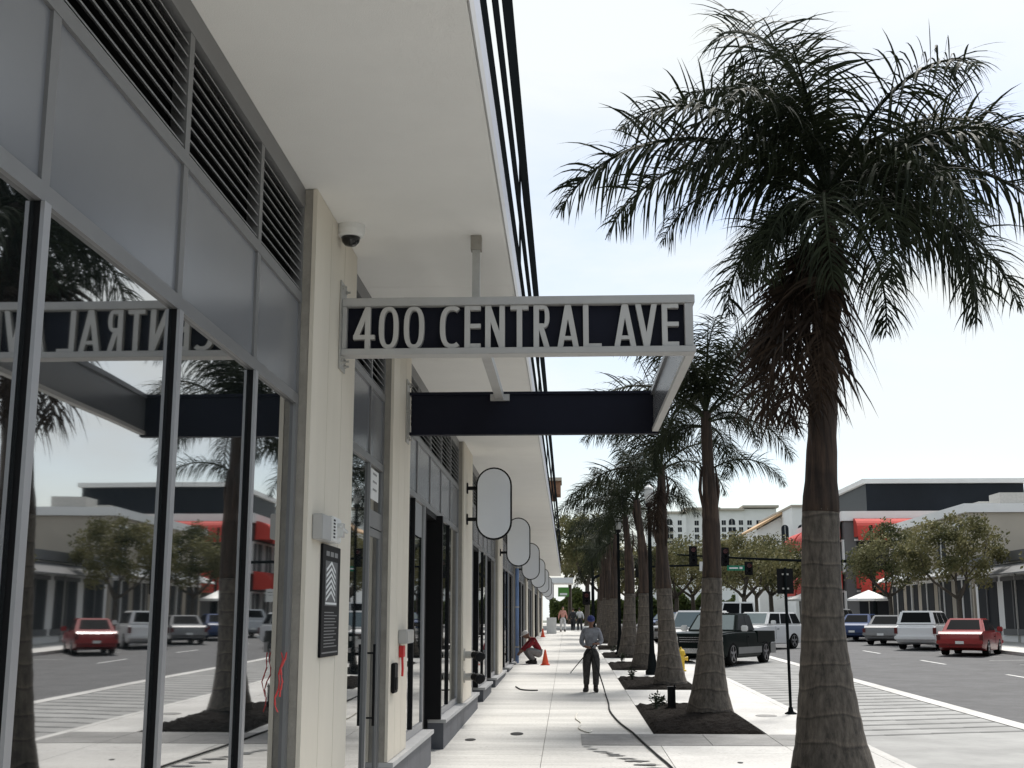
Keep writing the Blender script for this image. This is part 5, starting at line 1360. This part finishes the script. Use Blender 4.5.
# ------------------------------------------------------------------ world, sun, camera
w = bpy.data.worlds.new('World'); scene.world = w; w.use_nodes = True
nt = w.node_tree; nd = nt.nodes; lk = nt.links; bg = nd['Background']
EL, AZ = R(54), R(24)       # azimuth measured from +Y towards +X
sky = nd.new('ShaderNodeTexSky'); sky.sky_type = 'NISHITA'; sky.sun_disc = False; sky.sun_elevation = EL; sky.sun_rotation = AZ
sky.air_density = 1.0; sky.dust_density = 1.5; sky.ozone_density = 1.0
tc = nd.new('ShaderNodeTexCoord'); mp = nd.new('ShaderNodeMapping'); mp.inputs['Scale'].default_value = (1.0,1.0,2.4); mp.inputs['Location'].default_value = (.3,1.2,.4)
lk.new(tc.outputs['Generated'], mp.inputs['Vector'])
n1 = nd.new('ShaderNodeTexNoise'); n1.inputs['Scale'].default_value = 2.3; n1.inputs['Detail'].default_value = 9; n1.inputs['Roughness'].default_value = .55; n1.inputs['Distortion'].default_value = .35
lk.new(mp.outputs[0], n1.inputs['Vector'])
cr = nd.new('ShaderNodeValToRGB'); cr.color_ramp.elements[0].position = .36; cr.color_ramp.elements[0].color = (.0,)*3+(1,); cr.color_ramp.elements[1].position = .60; cr.color_ramp.elements[1].color = (1,1,1,1)
lk.new(n1.outputs['Fac'], cr.inputs['Fac'])
mx_ = nd.new('ShaderNodeMix'); mx_.data_type = 'RGBA'
mul = nd.new('ShaderNodeVectorMath'); mul.operation = 'SCALE'; mul.inputs['Scale'].default_value = .72
lk.new(sky.outputs[0], mul.inputs[0])
mx_.inputs[7].default_value = (4.42, 4.62, 4.60, 1)
lk.new(cr.outputs[0], mx_.inputs[0]); lk.new(mul.outputs[0], mx_.inputs[6]); lk.new(mx_.outputs[2], bg.inputs['Color'])
bg.inputs['Strength'].default_value = .1
sd = bpy.data.lights.new('sun', 'SUN'); sd.energy = 2.2; sd.angle = R(12); sd.color = (1,.965,.91)
so = bpy.data.objects.new('sun', sd); COL.objects.link(so)
dirv = Vector((math.sin(AZ)*math.cos(EL), math.cos(AZ)*math.cos(EL), math.sin(EL)))
so.rotation_euler = dirv.to_track_quat('Z', 'Y').to_euler(); so.location = (10,10,30)
cd = bpy.data.cameras.new('camera'); cam = bpy.data.objects.new('camera', cd); COL.objects.link(cam)
cd.sensor_width = 36; cd.lens = 36*1230/1024; cd.clip_end = 3000; cd.clip_start = .05
cam.location = (0,0,2.0); cam.rotation_euler = (R(90+10.8613), 0, R(2.5602))
scene.camera = cam
scene.view_settings.view_transform = 'Standard'; scene.view_settings.look = 'None'; scene.view_settings.exposure = 1.12; scene.view_settings.gamma = 1
scene.render.resolution_x = 1024; scene.render.resolution_y = 768
